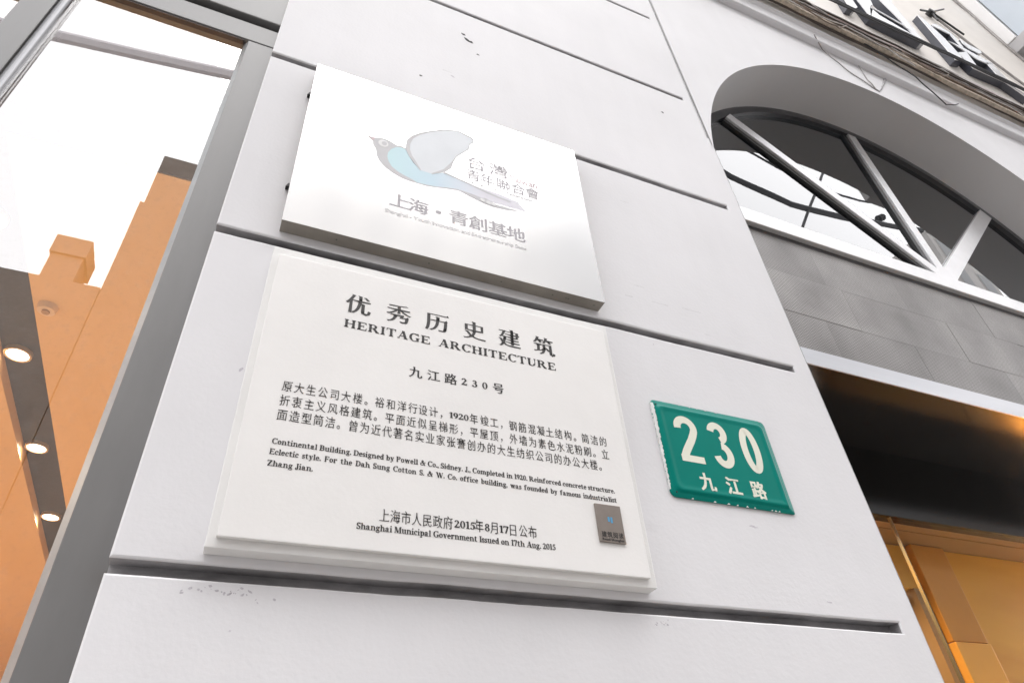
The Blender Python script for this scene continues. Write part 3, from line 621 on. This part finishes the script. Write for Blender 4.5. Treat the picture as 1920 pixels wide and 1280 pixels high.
MB().tube([(-.78, 1.42, 3.399), (-.78, 1.42, 3.375)], [.036, .030], 20).build('detector_body', mat('pale_plastic', (.80, .62, .44), .5), SD)
MB().tube([(-.78, 1.42, 3.374), (-.78, 1.42, 3.368)], .014, 14).build('detector_cap', M['tan'], SD)
LE = 46
for i, (y, lab) in enumerate([(1.05, 'round warm downlight in black ceiling slot, closest to the shop glass'), (1.85, 'round warm downlight at the left edge, largest one seen through the shop glass'),
        (2.66, 'round warm downlight in the middle of the dark strip, second one seen'), (3.50, 'round warm downlight beside the grey window frame, lowest one seen'), (4.35, 'round warm downlight deepest in the shop, hidden behind the frame')]):
    ceiling_light(-.94, y, 3.445, LE, lab)
for x, y in ((-2.3, 1.6), (-2.3, 3.6), (.4, 2.4), (.4, 4.6)):
    ceiling_light(x, y, 3.39, LE*1.2, 'round warm downlight in the orange ceiling, out of sight beside the window', 'downlights in the orange ceiling')
for x, e_ in ((2.16, 17), (4.5, 250)):
    ceiling_light(x, .79, 2.583, e_, 'small warm downlight in the wooden soffit of the entrance, beside the frame', 'downlights in the entrance soffit', .03, R(150), (1, .70, .36))

# ------------------------------------------------------------------ bay window at the far upper right
BW = empty('bay_window', (6.3-B.location.x, -.5-B.location.y, 7.7)); BW.parent = B
MB().box(6.30, 6.33, -1.25, -.17, 7.78, 10.4).build('pane', M['bay_glass'], BW)
MB().box(6.27, 9.5, -1.35, -.051, 7.62, 7.775).build('sill', mat('bay_sill', (.42, .41, .41), .6), BW, bevel=.01)
MB().box(6.26, 6.36, -.16, -.051, 7.776, 10.4).build('frame', M['bay_frame'], BW, bevel=.01)
MB().box(6.26, 6.36, -1.35, -1.22, 7.776, 10.4).build('frame', M['bay_frame'], BW, bevel=.01)
MB().box(6.37, 9.5, -1.33, -1.25, 7.776, 10.4).build('pane', M['bay_glass'], BW)
MB().box(6.2, 9.6, -1.4, -.051, 10.401, 10.6).build('cornice', M['bay_frame'], BW)

# ------------------------------------------------------------------ heritage plaque
HP = empty('heritage_plaque', (.353, -.001, 1.94), 'white stone plaque with engraved black heritage inscription on the pier', 'plaque')
MB().box(-.0145, .7225, -.0275, -.0005, 1.9395, 2.541).build('backing_slab', M['slab_back'], HP, bevel=.0016)
MB().box(-.002, .7075, -.0355, -.0276, 1.9535, 2.5165).build('face_slab', M['slab'], HP, bevel=.0012)
Y0 = -.0356
BOLD = dict(dx=.030, dz=-.018, serif='latin'); SONG = dict(dx=.022, dz=-.014, serif='song'); SONGL = dict(dx=.000, dz=-.018, serif='song')
for c, x in zip('优秀历史建筑', [.1565, .2355, .3135, .3925, .4705, .5495]): Text(Y0).put(c, x, 2.4315, .0505, .0515, dx=.026, dz=-.020, serif='song').build('character', M['ink'], HP)
t = Text(Y0).latin('HERITAGE', .134, .299, 2.3715, .0185, track=.10, serif='latin')
t.latin('ARCHITECTURE', .317, .571, 2.3725, .0185, track=.10, serif='latin'); t.build('lettering', M['ink'], HP)
t = Text(Y0).cjk('九江路', [.273, .3075, .341], 2.2985, .0255, .0262, **SONG); t.put('号', .438, 2.2985, .0245, .0262, **SONG)
for c, x in zip('230', [.368, .389, .410]): t.latin(c, x-.0055, x+.0055, 2.2912, .0148, serif='latin')
t.build('lettering', M['ink'], HP)
EX, EZ = .0172, .0228
P1 = [.055, .0743, .0935, .113, .133, .152, .172, .192, .2105, .2305, .250, .270, .2885, .308, .3275, .385, .406, .425, .4445, .463, .4825, .502, .5205, .539, .5585, .5785, .5985, .6165, .6365, .656]
t = Text(Y0).cjk('原大生公司大楼。裕和洋行设计，年竣工，钢筋混凝土结构。简洁的', P1, 2.2185, EX, EZ, **SONGL)
t.latin('1920', .338, .375, 2.2125, .0118, track=.04, serif='latin'); t.build('lettering', M['ink'], HP)
t = Text(Y0).cjk('折衷主义风格建筑。平面近似呈梯形，平屋顶，外墙为素色水泥粉刷。立', [.055+.01939*i for i in range(32)], 2.1900, EX, EZ, **SONGL); t.build('lettering', M['ink'], HP)
t = Text(Y0).cjk('面造型简洁。曾为近代著名实业家张謇创办的大生纺织公司的办公大楼。', [.055+.01905*i for i in range(32)], 2.1625, EX, EZ, **SONGL); t.build('lettering', M['ink'], HP)
e1 = Text(Y0).latin('Continental Building. Designed by Powell & Co., Sidney. J., Completed in 1920. Reinforced concrete structure.', .047, .663, 2.1085, .0094, track=.045, serif='latin'); e1.build('lettering', M['ink'], HP)
t = Text(Y0).latin('Eclectic style. For the Dah Sung Cotton S. & W. Co. office building, was founded by famous industrialist', .046, .664, 2.0900, .0094, sx=e1.sx, track=.045, serif='latin'); t.build('lettering', M['ink'], HP)
t = Text(Y0).latin('Zhang Jian.', .046, .114, 2.0700, .0094, track=.045, serif='latin'); t.build('lettering', M['ink'], HP)
t = Text(Y0).cjk('上海市人民政府', [.2305+.01735*i for i in range(7)], 2.0115, .0168, .0232, **SONGL); t.cjk('年月日公布', [.388, .4155, .4485, .467, .4845], 2.0125, .0168, .0232, **SONGL)
for s_, x0, x1 in (('2015', .3455, .381), ('8', .398, .4065), ('17', .424, .4405)): t.latin(s_, x0, x1, 2.0055, .0122, track=.04, serif='latin')
t.build('lettering', M['ink'], HP)
t = Text(Y0).latin('Shanghai Municipal Government Issued on 17th Aug. 2015', .189, .525, 1.9855, .0098, track=.045, serif='latin'); t.build('lettering', M['ink'], HP)

# small metal tag on the plaque
TG = empty('metal_tag', (.6395, -.0356, 2.01), 'small grey metal tag with a blue mark on the white plaque', 'tag')
MB().box(.6128, .6662, -.0392, -.0357, 2.0095, 2.0812).build('tag_plate', M['tag'], TG, bevel=.0006)
mb = MB(); mb.box(.6355, .6395, -.0396, -.0393, 2.048, 2.057); mb.box(.6412, .6452, -.0396, -.0393, 2.046, 2.057); mb.build('blue_mark', M['tag_blue'], TG)
t = Text(-.0393, .0003).cjk('建筑阅读', [.6235+.0114*i for i in range(4)], 2.0235, .0108, .0118, dx=.01, dz=0); t.latin('Read Shanghai', .6185, .6625, 2.0125, .0042, dx=.02); t.build('lettering', M['ink'], TG)

# ------------------------------------------------------------------ steel sign with the bird emblem
SS = empty('steel_sign', (.36, -.001, 2.61), 'polished steel box sign with a pale blue bird emblem above the heritage plaque', 'sign')
def box_faces():
    x0, x1, y0, y1, z0, z1 = -.012, .7305, -.034, -.0005, 2.6135, 3.2205
    b = MB().box(x0, x1, y0, y1, z0, z1); b.mi = [1, 1, 0, 1, 1, 1]; return b
box_faces().build('sign_box', [M['steel'], M['steel_side']], SS)
YS = -.0341
def prt(nm, pts, lay, m): 
    MB().prism(pts, YS-.00008*lay, YS-.00008*(lay-1)-.00002).build(nm, M[m], EM)
EM = empty('emblem', (0, 0, .2)); EM.parent = SS
B_DARK=[(0.154,2.981),(0.169,2.989),(0.188,2.987),(0.207,2.977),(0.218,2.981),(0.228,2.976),(0.229,2.973),(0.217,2.974),(0.207,2.971),(0.194,2.956),(0.187,2.938),(0.186,2.921),(0.190,2.904),(0.199,2.888),(0.213,2.877),(0.229,2.869),(0.246,2.864),(0.262,2.856),(0.283,2.858),(0.308,2.862),(0.334,2.870),(0.359,2.876),(0.376,2.876),(0.397,2.875),(0.422,2.871),(0.421,2.856),(0.393,2.864),(0.368,2.872),(0.356,2.871),(0.334,2.866),(0.308,2.859),(0.284,2.854),(0.262,2.854),(0.243,2.854),(0.223,2.857),(0.202,2.866),(0.182,2.880),(0.168,2.897),(0.161,2.914),(0.158,2.936),(0.150,2.951),(0.148,2.966)]
B_TAIL=[(0.371,2.873),(0.392,2.875),(0.419,2.868),(0.435,2.874),(0.466,2.861),(0.494,2.862),(0.524,2.861),(0.490,2.853),(0.452,2.849),(0.425,2.854),(0.392,2.864)]
B_TOP=[(0.330,2.929),(0.362,2.921),(0.393,2.914),(0.439,2.902),(0.470,2.895),(0.508,2.890),(0.503,2.886),(0.469,2.890),(0.436,2.896),(0.393,2.909),(0.362,2.916),(0.326,2.923)]
B_BODY=[(0.229,2.973),(0.217,2.974),(0.207,2.971),(0.194,2.956),(0.187,2.938),(0.186,2.921),(0.190,2.904),(0.199,2.888),(0.213,2.877),(0.229,2.869),(0.246,2.864),(0.262,2.856),(0.283,2.858),(0.308,2.862),(0.334,2.870),(0.359,2.876),(0.397,2.875),(0.464,2.866),(0.544,2.869),(0.524,2.897),(0.473,2.907),(0.423,2.909),(0.377,2.914),(0.330,2.927),(0.298,2.906),(0.269,2.907),(0.250,2.929),(0.238,2.950)]
B_WING=[(0.230,2.977),(0.233,3.011),(0.243,3.034),(0.262,3.057),(0.289,3.080),(0.330,3.109),(0.370,3.126),(0.389,3.117),(0.407,3.112),(0.412,3.105),(0.409,3.094),(0.400,3.083),(0.396,3.058),(0.361,3.008),(0.349,2.978),(0.327,2.936),(0.298,2.906),(0.269,2.907),(0.250,2.937),(0.239,2.947)]
B_EDGE=[(0.228,2.976),(0.231,3.013),(0.242,3.036),(0.262,3.060),(0.289,3.083),(0.330,3.112),(0.370,3.128),(0.390,3.121),(0.408,3.116),(0.414,3.107),(0.411,3.092),(0.402,3.083),(0.398,3.058),(0.363,3.008),(0.354,2.982),(0.348,2.954),(0.335,2.935),(0.322,2.924),(0.298,2.904),(0.297,2.908),(0.328,2.939),(0.350,2.982),(0.362,3.011),(0.395,3.059),(0.399,3.083),(0.409,3.095),(0.411,3.105),(0.406,3.111),(0.388,3.116),(0.369,3.124),(0.330,3.108),(0.289,3.077),(0.262,3.050),(0.247,3.027),(0.240,3.001),(0.240,2.976),(0.246,2.954),(0.257,2.935),(0.270,2.908),(0.268,2.905),(0.250,2.931),(0.238,2.950)]
B_BEAK=[(0.133,2.979),(0.154,2.981),(0.149,2.966)]
B_EYE=[(0.186,2.969),(0.186,2.964),(0.183,2.959),(0.179,2.955),(0.175,2.954),(0.170,2.954),(0.166,2.957),(0.163,2.961),(0.161,2.966),(0.162,2.972),(0.164,2.976),(0.168,2.980),(0.173,2.982),(0.178,2.981),(0.182,2.979),(0.185,2.974)]
B_PUPIL=[(0.183,2.970),(0.182,2.966),(0.180,2.962),(0.177,2.961),(0.173,2.961),(0.171,2.964),(0.170,2.967),(0.170,2.972),(0.173,2.975),(0.176,2.977),(0.179,2.976),(0.182,2.974)]
B_SPOT0=[(0.435,2.862),(0.434,2.859),(0.431,2.857),(0.428,2.857),(0.424,2.858),(0.422,2.861),(0.421,2.864),(0.422,2.867),(0.424,2.869),(0.428,2.869),(0.431,2.868),(0.434,2.865)]
B_SPOT1=[(0.451,2.859),(0.450,2.856),(0.447,2.854),(0.443,2.854),(0.440,2.855),(0.437,2.858),(0.437,2.861),(0.438,2.864),(0.440,2.866),(0.444,2.866),(0.447,2.865),(0.450,2.862)]
B_SPOT2=[(0.464,2.858),(0.463,2.855),(0.460,2.853),(0.457,2.853),(0.453,2.854),(0.451,2.857),(0.450,2.860),(0.451,2.863),(0.454,2.865),(0.457,2.865),(0.461,2.864),(0.463,2.861)]
prt('bird_body', B_BODY, 1, 'print_blue'); prt('bird_wing', B_WING, 2, 'print_wing')
for i, p in enumerate((B_DARK, B_TAIL, B_TOP, B_EDGE)): prt('bird_outline', p, 3+i, 'print_washed')
prt('bird_beak', B_BEAK, 7, 'print_red'); prt('bird_eye', B_EYE, 8, 'print_white'); prt('bird_pupil', B_PUPIL, 9, 'print_washed')
for p in (B_SPOT0, B_SPOT1, B_SPOT2): prt('tail_spot', p, 10, 'print_white')
t = Text(YS, .0003).cjk('上海・青創基地', [.223, .2675, .315, .365, .4145, .464, .5115], 2.7705, .050, .0505, dx=.020, dz=-.004); t.build('lettering', M['print_grey'], SS)
t = Text(YS, .0003).cjk('台灣', [.416, .478], 3.0045, .056, .056, dx=.016, dz=.004); t.cjk('青年聯合會', [.406, .4455, .4885, .5305, .571], 2.9525, .042, .046, dx=.010, dz=.004); t.build('lettering', M['print_grey'], SS)
t = Text(YS, .0003).latin('Taiwan', .507, .588, 2.979, .0225, dx=.02, dz=.006); t.build('lettering', M['print_red'], SS)
t = Text(YS, .0003).latin('Shanghai - Youth Innovation and Entrepreneurship Base', .191, .535, 2.7215, .0112, dx=.002); t.build('lettering', M['print_faint'], SS)
t = Text(YS, .0003).latin('Taiwan Youth Federation', .388, .57, 2.9165, .0085, dx=.002); t.build('lettering', M['print_faint'], SS)
for z in (3.112, 2.749):
    MB().prism([(-.0200, z-.005), (-.0095, z-.003), (-.0095, z+.003), (-.0150, z+.007), (-.0170, z+.003)], -.012, -.0008).build('bracket', M['black'], SS)
for x in (.60, .635, .641, .71, .1, .3, .47):
    MB().tube([(x, -.017, 2.6136), (x, -.017, 2.6129)], .0014, 8).build('drill_hole', M['black'], SS)

# ------------------------------------------------------------------ house number plate
HN = empty('house_number_plate', (.98, -.001, 2.14), 'green enamel house number plate reading 230 with chipped white edge', 'number plate')
def outline(i):      # closed outline, inset by i
    x0, x1, z0, z1 = .8195+i, 1.1415-i, 2.140+i, 2.3755-i; c = .013; k = max(.0, c)
    pts = []
    for cx, cz, a in ((x1-k, z1-k, 0), (x0+k, z1-k, 90), (x0+k, z0+k, 180), (x1-k*.25, z0+k*.25, 270)):
        kk = k if a != 270 else k*.25
        for j in range(6): t_ = R(a+18*j); pts.append((cx+kk*math.cos(t_), cz+kk*math.sin(t_)))
    return pts
mb = MB(); lev = [(0, -.001), (0, -.0035), (.001, -.0042), (.0085, -.0046), (.0115, -.0058), (.0145, -.0082), (.017, -.0090), (.0205, -.0088), (.024, -.0078), (.03, -.0076)]
n = len(outline(0)); vs = []
for i, y in lev: vs += [(x, y+.0006*math.sin(x*30)*0, z) for x, z in outline(i)]
fs = [tuple(range((len(lev)-1)*n, len(lev)*n))]
for k in range(len(lev)-1):
    for j in range(n): fs.append((k*n+j, k*n+(j+1) % n, (k+1)*n+(j+1) % n, (k+1)*n+j))
o = mb.add(vs, fs).build('plate', M['enamel'], HN, smooth=True)
for p in o.data.polygons[:1]: p.use_smooth = False
# chipped enamel along the edges
zz = [2.1555+i*.0031 for i in range(69)]
mb = MB(); L_ = [(.8188+.0008*random.random(), z) for z in zz]; R_ = [(.8215+.0062*max(0, (z-2.17)/.2)+random.uniform(-.0012, .0016), z) for z in zz]
mb.prism([(x, z) for x, z in L_][::-1]+[(x, z) for x, z in R_], -.0052, -.001); mb.build('chipped_edge', M['chip_white'], HN)
for i in range(16):
    x = random.uniform(.84, 1.13); top = random.random() < .55; z = 2.3752 if top else 2.1408
    MB().prism([(x-random.uniform(.001, .005), z-.0009), (x+random.uniform(.001, .005), z-.0009), (x+.001, z+(-.0022 if top else .002))], -.0049, -.003).build('enamel_chip', M['chip_white'], HN)
for x, z in ((.8325, 2.3635), (.8335, 2.1505)): MB().tube([(x, -.0058, z), (x, -.004, z)], .0018, 8).build('nail', M['black'], HN)
def ribbon(mb, pts, w, y, closed=False):
    n = len(pts); L_, R_ = [], []
    for i, p in enumerate(pts):
        a = pts[(i-1) % n] if closed or i else p; b = pts[(i+1) % n] if closed or i < n-1 else p
        d = Vector((b[0]-a[0], b[1]-a[1])).normalized(); nn = Vector((-d.y, d.x))*w/2
        L_.append((p[0]+nn.x, p[1]+nn.y)); R_.append((p[0]-nn.x, p[1]-nn.y))
    for i in range(n if closed else n-1):
        k = (i+1) % n; mb.add([(R_[i][0], y, R_[i][1]), (R_[k][0], y, R_[k][1]), (L_[k][0], y, L_[k][1]), (L_[i][0], y, L_[i][1])], [(0, 1, 2, 3)])
    return mb
def arc_pts(cx, cz, rx_, rz_, a, b, n=26): return [(cx+rx_*math.cos(R(a+(b-a)*i/n)), cz+rz_*math.sin(R(a+(b-a)*i/n))) for i in range(n+1)]
SW_, YN = .0182, -.0079
two = ribbon(MB(), arc_pts(.8965, 2.3120, .0212, .0212, 188, -18)+[(.9125, 2.296), (.9040, 2.281), (.8935, 2.266), (.8840, 2.252), (.8775, 2.240), (.8755, 2.2345)], SW_, YN)
two.add([(.8668, YN-.0001, 2.2262), (.9268, YN-.0001, 2.2262), (.9268, YN-.0001, 2.2425), (.8668, YN-.0001, 2.2425)], [(0, 1, 2, 3)])
three = ribbon(MB(), arc_pts(.9825, 2.3140, .0175, .0195, 172, -78), SW_*.97, YN); ribbon(three, arc_pts(.9838, 2.2580, .0185, .0232, 88, -168), SW_, YN-.0001)
zero = ribbon(MB(), arc_pts(1.0690, 2.2850, .0172, .0500, 0, 351, 40), SW_, YN, True)
for nb in (two, three, zero): nb.build('numeral', M['enamel_white'], HN)
for c, x in zip('九江路', (.9175, .986, 1.0525)): Text(-.0076, .0006).put(c, x, 2.1835, .0400, .0435, dx=.030, dz=.022).build('character', M['enamel_white'], HN)

# ------------------------------------------------------------------ shop sign letters above the string course
def letter(label, strokes, loc):
    e = empty('sign_letter', loc, label, 'sign letter', 'white letters of the shop sign')
    for s_ in strokes:
        MB().prism(s_, -.106, -.10).build('letter_face', M['letter_white'], e)
        MB().prism(s_, -.0995, -.0505).build('letter_side', M['letter_side'], e)
    return e
LA = [[(3.798,6.886),(4.047,7.014),(4.018,6.733),(3.951,6.073),(3.857,6.053),(3.871,6.342)], [(3.522,6.301),(3.586,6.314),(3.846,6.271),(3.902,6.166),(3.837,6.249)],
      [(3.522,6.283),(3.568,6.191),(3.828,6.125),(3.951,6.073),(3.882,6.027),(3.387,6.018)], [(3.426,6.500),(3.546,6.629),(3.538,6.265),(3.387,6.018)]]
LB = [[(3.250,6.371),(3.365,6.449),(3.307,6.103),(3.245,6.037),(3.187,6.019)], [(3.561,6.564),(3.711,6.693),(3.604,6.382),(3.537,6.311)]]
LC = [[(4.335,6.809),(4.391,6.757),(4.442,6.500),(4.424,6.217),(4.373,6.101),(4.244,6.037)], [(4.468,6.755),(4.558,6.828),(4.712,6.783),(4.680,6.530),(4.638,6.517),(4.657,6.725),(4.458,6.712)],
      [(4.800,6.753),(4.815,6.706),(5.016,6.708),(4.977,6.641),(4.895,6.580),(4.789,6.582),(4.764,6.656)]]
LD = [[(4.479,6.487),(4.657,6.510),(4.765,6.499),(5.013,6.496),(4.860,6.391),(4.719,6.368),(4.658,6.416)], [(4.432,6.271),(4.641,6.429),(4.564,6.159),(4.841,6.179),(4.929,6.179),(4.870,6.109),(4.443,6.044)],
      [(4.859,6.411),(4.983,6.481),(4.950,6.086),(5.076,6.063),(5.016,5.973),(4.820,6.119)]]
letter('white sign letter with a wide V stroke and dark sides above the cables', LA, (3.75, -.05, 6.0))
letter('white sign letter fragment cut by the top edge, leftmost of the sign', LB, (3.4, -.05, 6.0))
letter('white sign letter with a long leaning stroke and two short dashes', LC, (4.5, -.05, 6.05))
letter('white box shaped lower sign letter, rightmost and nearest the cables', LD, (4.7, -.05, 6.05))
# ------------------------------------------------------------------ cables along the facade
def cable(label, pts, r, m, group='cables strung along the facade', seg=6):
    P = []; 
    for i in range(len(pts)-1):
        a, b = Vector(pts[i]), Vector(pts[i+1])
        for k in range(6):
            f = k/6; P.append(a.lerp(b, f)+Vector((0, noise.noise((a.x*3+f*2, r*900, 1))*.004, noise.noise((a.x*3+f*2, r*700, 5))*.008-.006*math.sin(f*math.pi))))
    P.append(Vector(pts[-1]))
    o = MB().tube(P, r, seg).build('cable', M[m], smooth=True); tag(o, label, 'cable', group); return o
specs = [('thick beige cable sagging lowest in the bundle above the arch', 5.458, -.085, .016, 'cable_beige', .0), ('dark brown cable tucked under the beige bundle', 5.447, -.072, .008, 'cable_dark', .005),
  ('pale beige cable second from the bottom of the bundle', 5.482, -.09, .012, 'cable_beige', .03), ('grey brown cable twisting through the middle of the bundle', 5.505, -.10, .008, 'cable_brown', -.03),
  ('dusty flat beige cable in the middle of the bundle', 5.512, -.08, .013, 'cable_beige', .05), ('thin dark cable crossing the bundle from below', 5.475, -.108, .006, 'cable_dark', .13),
  ('pinkish conduit running on top of the beige cables', 5.548, -.08, .015, 'cable_pink', .09), ('brown cable between the pink conduits', 5.565, -.095, .007, 'cable_brown', .08),
  ('pale pink cable along the upper side of the bundle', 5.588, -.082, .014, 'cable_pink', .11), ('thin dark brown cable crossing the upper bundle', 5.60, -.105, .006, 'cable_dark', .03),
  ('white coated cable on the upper edge of the bundle', 5.618, -.085, .009, 'cable_white', .13), ('grey cable just under the sign letters', 5.650, -.08, .010, 'cable_grey', .14)]
for lab, z, y, r, m, dz in specs:
    cable(lab, [(1.4+.5*i, y-.006*random.random(), z+dz*i/9+random.uniform(-.014, .014)) for i in range(13)], r, m)
for lab, dz, r in (('black cable stretched in front of the letters, upper of the pair', .0, .0055), ('black cable stretched in front of the letters, lower of the pair', -.030, .0065), ('black cable drooping beneath the sign letters', -.062, .005)):
    cable(lab, [(2.5, -.12, 5.82+dz), (2.95, -.12, 5.93+dz), (3.55, -.12, 5.99+dz), (4.14, -.12, 6.04+dz), (4.73, -.12, 6.10+dz), (5.4, -.12, 6.16+dz)], r, 'cable_black')
for q in range(7):
    zq = 5.455+.022*q
    cable('thin loose wire tangled in the cable bundle above the string course', [(1.4+.3*i, -.085-.03*random.random(), zq+.012*i/4+random.uniform(-.035, .035)) for i in range(20)], random.uniform(.0025, .0045), random.choice(['cable_dark', 'cable_brown', 'cable_grey', 'cable_white']), 'thin wires tangled in the cable bundle', 5)
def thin(label, pts, m='cable_grey', r=.003): cable(label, pts, r, m, 'thin wires hanging over the string course', 5)
thin('thin black wire looping from the cables down over the string course', [(2.896, -.08, 5.509), (3.056, -.085, 5.432), (3.369, -.085, 5.266), (3.62, -.045, 5.16), (3.80, -.05, 5.268)], 'cable_black', .0035)
thin('thin grey wire slanting down to the arch crown', [(2.60, -.045, 5.30), (2.678, -.006, 5.252), (2.809, -.004, 5.096), (2.997, -.004, 4.996)])
thin('short grey wire meeting the slanting one at the arch crown', [(2.971, -.006, 5.262), (2.965, -.004, 5.083), (2.99, -.004, 5.005)])
thin('loose thin wire drooping under the beige cables at left', [(2.45, -.12, 5.50), (2.60, -.12, 5.37), (2.75, -.12, 5.36), (2.87, -.12, 5.47)], 'cable_brown', .004)
thin('loose thin wire drooping under the beige cables at right', [(3.36, -.12, 5.51), (3.50, -.12, 5.395), (3.66, -.12, 5.40), (3.78, -.12, 5.50)], 'cable_brown', .004)
thin('long grey wire climbing the cream wall beside the bay window', [(4.85, -.07, 7.315), (5.1, -.065, 7.05), (5.3, -.065, 6.75), (5.55, -.065, 6.45), (6.2, -.065, 6.3)], 'cable_grey', .010)
thin('grey wire along the foot of the bay window', [(5.9, -.065, 9.2), (6.15, -.065, 8.4), (6.2, -.065, 7.75), (6.3, -.065, 7.45), (7.4, -.065, 7.4)], 'cable_grey', .012)
CL = empty('wire_clamp', (4.85, -.04, 7.31), 'black wire clamp with spread rods on the cream upper wall', 'clamp')
MB().tube([(4.85, -.051, 7.315), (4.85, -.10, 7.315)], .035, 8).build('clamp_body', M['black'], CL)
for x, z in ((5.28, 7.72), (4.62, 7.17), (5.12, 7.10), (4.80, 7.12)): MB().tube([(4.85, -.085, 7.315), (x, -.085, z)], .008, 6).build('rod', M['black'], CL)

# ------------------------------------------------------------------ across the street (seen mirrored in the glass)
def block(name, label, x0, x1, z1, y0, depth, m, wins):
    e = empty(name, ((x0+x1)/2, y0, 0), label, 'building', 'buildings across the street')
    MB().box(x0, x1, y0-depth, y0, 0, z1).build('wall', M[m], e)
    if m != 'brick': MB().box(x0-.02, x1+.02, y0-depth-.02, y0+.06, z1, z1+.25).build('coping', M[m], e)
    mb = MB(); mp = MB(); nx, nz = wins; W_, H_ = (x1-x0)/nx, (z1-3)/nz
    for i in range(nx if m != 'brick' else 0):
        for j in range(nz):
            cx, cz = x0+(i+.5)*W_, 3+(j+.5)*H_; mb.box(cx-.5, cx+.5, y0+.03, y0+.05, cz-.8, cz+.8); mp.box(cx-.58, cx+.58, y0+.001, y0+.029, cz-.88, cz+.88)
    if m != 'brick': mb.build('window_panes', M['win'], e); mp.build('window_surrounds', M[m], e)
    return e
block('opposite_building', 'brown rendered building across the street with a chimney, mirrored in the shop glass', -30, -4.02, 14.05, -14, 8, 'brick', (10, 4))
MB().box(-5.38, -4.66, -14.9, -14.05, 14.05, 14.9).build('opposite_chimney', M['brick'])
bpy.data.objects['opposite_chimney'].name = 'chimney_stack'
CHM = bpy.data.objects['chimney_stack']; tag(CHM, 'square brown chimney stack on the roof across the street', 'chimney')
MB().box(-5.42, -4.60, -15.0, -13.98, 14.9, 15.5).build('chimney_cap', M['brick'], CHM)
block('opposite_building', 'narrow grey rendered house across the street mirrored at the shop window edge', -4.0, -1.4, 17.45, -14.01, 9, 'brick', (2, 5))
block('opposite_building', 'long grey rendered building across the street mirrored in the lower half of the steel sign', -1.39, 9, 24.6, -14.02, 9, 'brick2', (6, 6))
block('opposite_building', 'higher grey rendered building across the street, mirrored in the corner of the steel sign', 9.01, 26, 26.0, -14.0, 9, 'brick3', (8, 6))
e = block('opposite_tower', 'stepped stair tower on the roof across the street, mirrored at the shop window edge', -3.99, -1.5, 20.15, -14.4, 3, 'brick', (1, 6))
block('opposite_tower', 'tall grey tower far along the street mirrored in the fanlight', 38.4, 42.6, 33, -14.02, 6, 'brick2', (2, 12))
block('opposite_building', 'low brown building far along the street across from the arch', 26.1, 38.3, 15, -14.03, 8, 'brick', (4, 4))
for lab, z0, z1, r, x0, x1 in (('thick grey street cable strung high across from the shop window', 22.4, 25.8, .19, -12, 6), ('thin grey street cable strung above the thick one', 26.2, 29.5, .04, -12, 6)):
    o = MB().tube([(x0+(x1-x0)*i/12, -13.4, z0+(z1-z0)*i/12-.5*math.sin(math.pi*i/12)*0) for i in range(13)], r, 6).build('street_cable', M['cable_street']); tag(o, lab, 'cable', 'cables over the street')
for lab, pts, r in (('thick street cable mirrored low in the fanlight', [(16, -14, 33.5), (22, -14, 31.2), (26, -14, 30.6), (31, -14, 31.3), (38, -14, 33)], .17),
                    ('thin street cable mirrored across the fanlight', [(24, -14, 35), (29, -14, 33.4), (33, -14, 33.9), (40, -14, 36)], .07),
                    ('slanting stay wire mirrored in the fanlight', [(25.2, -14, 27.5), (31, -14, 36)], .09)):
    o = MB().tube(pts, r, 6).build('street_cable', M['cable_black']); tag(o, lab, 'cable', 'cables over the street')

for lab, a, b in (('black line insulator hanging lowest on the street wires', (32.1, 26.5), (33.0, 27.5)), ('black line insulator in the middle of the street wires', (33.3, 29.6), (34.1, 30.6)), ('black line insulator highest on the street wires', (33.6, 32.3), (34.6, 33.0))):
    e = empty('line_insulator', (a[0], -14, a[1]), lab, 'insulator', 'insulators on the street wires')
    MB().tube([(a[0], -14, a[1]), (b[0], -14, b[1])], .11, 8).build('rod', M['cable_black'], e)
    for f in (.25, .5, .75): MB().tube([(a[0]+(b[0]-a[0])*f, -14, a[1]+(b[1]-a[1])*f), (a[0]+(b[0]-a[0])*(f+.1), -14, a[1]+(b[1]-a[1])*(f+.1))], .24, 10).build('disc', M['cable_black'], e)

bpy.data.objects.remove(_fo); bpy.data.curves.remove(_fc)
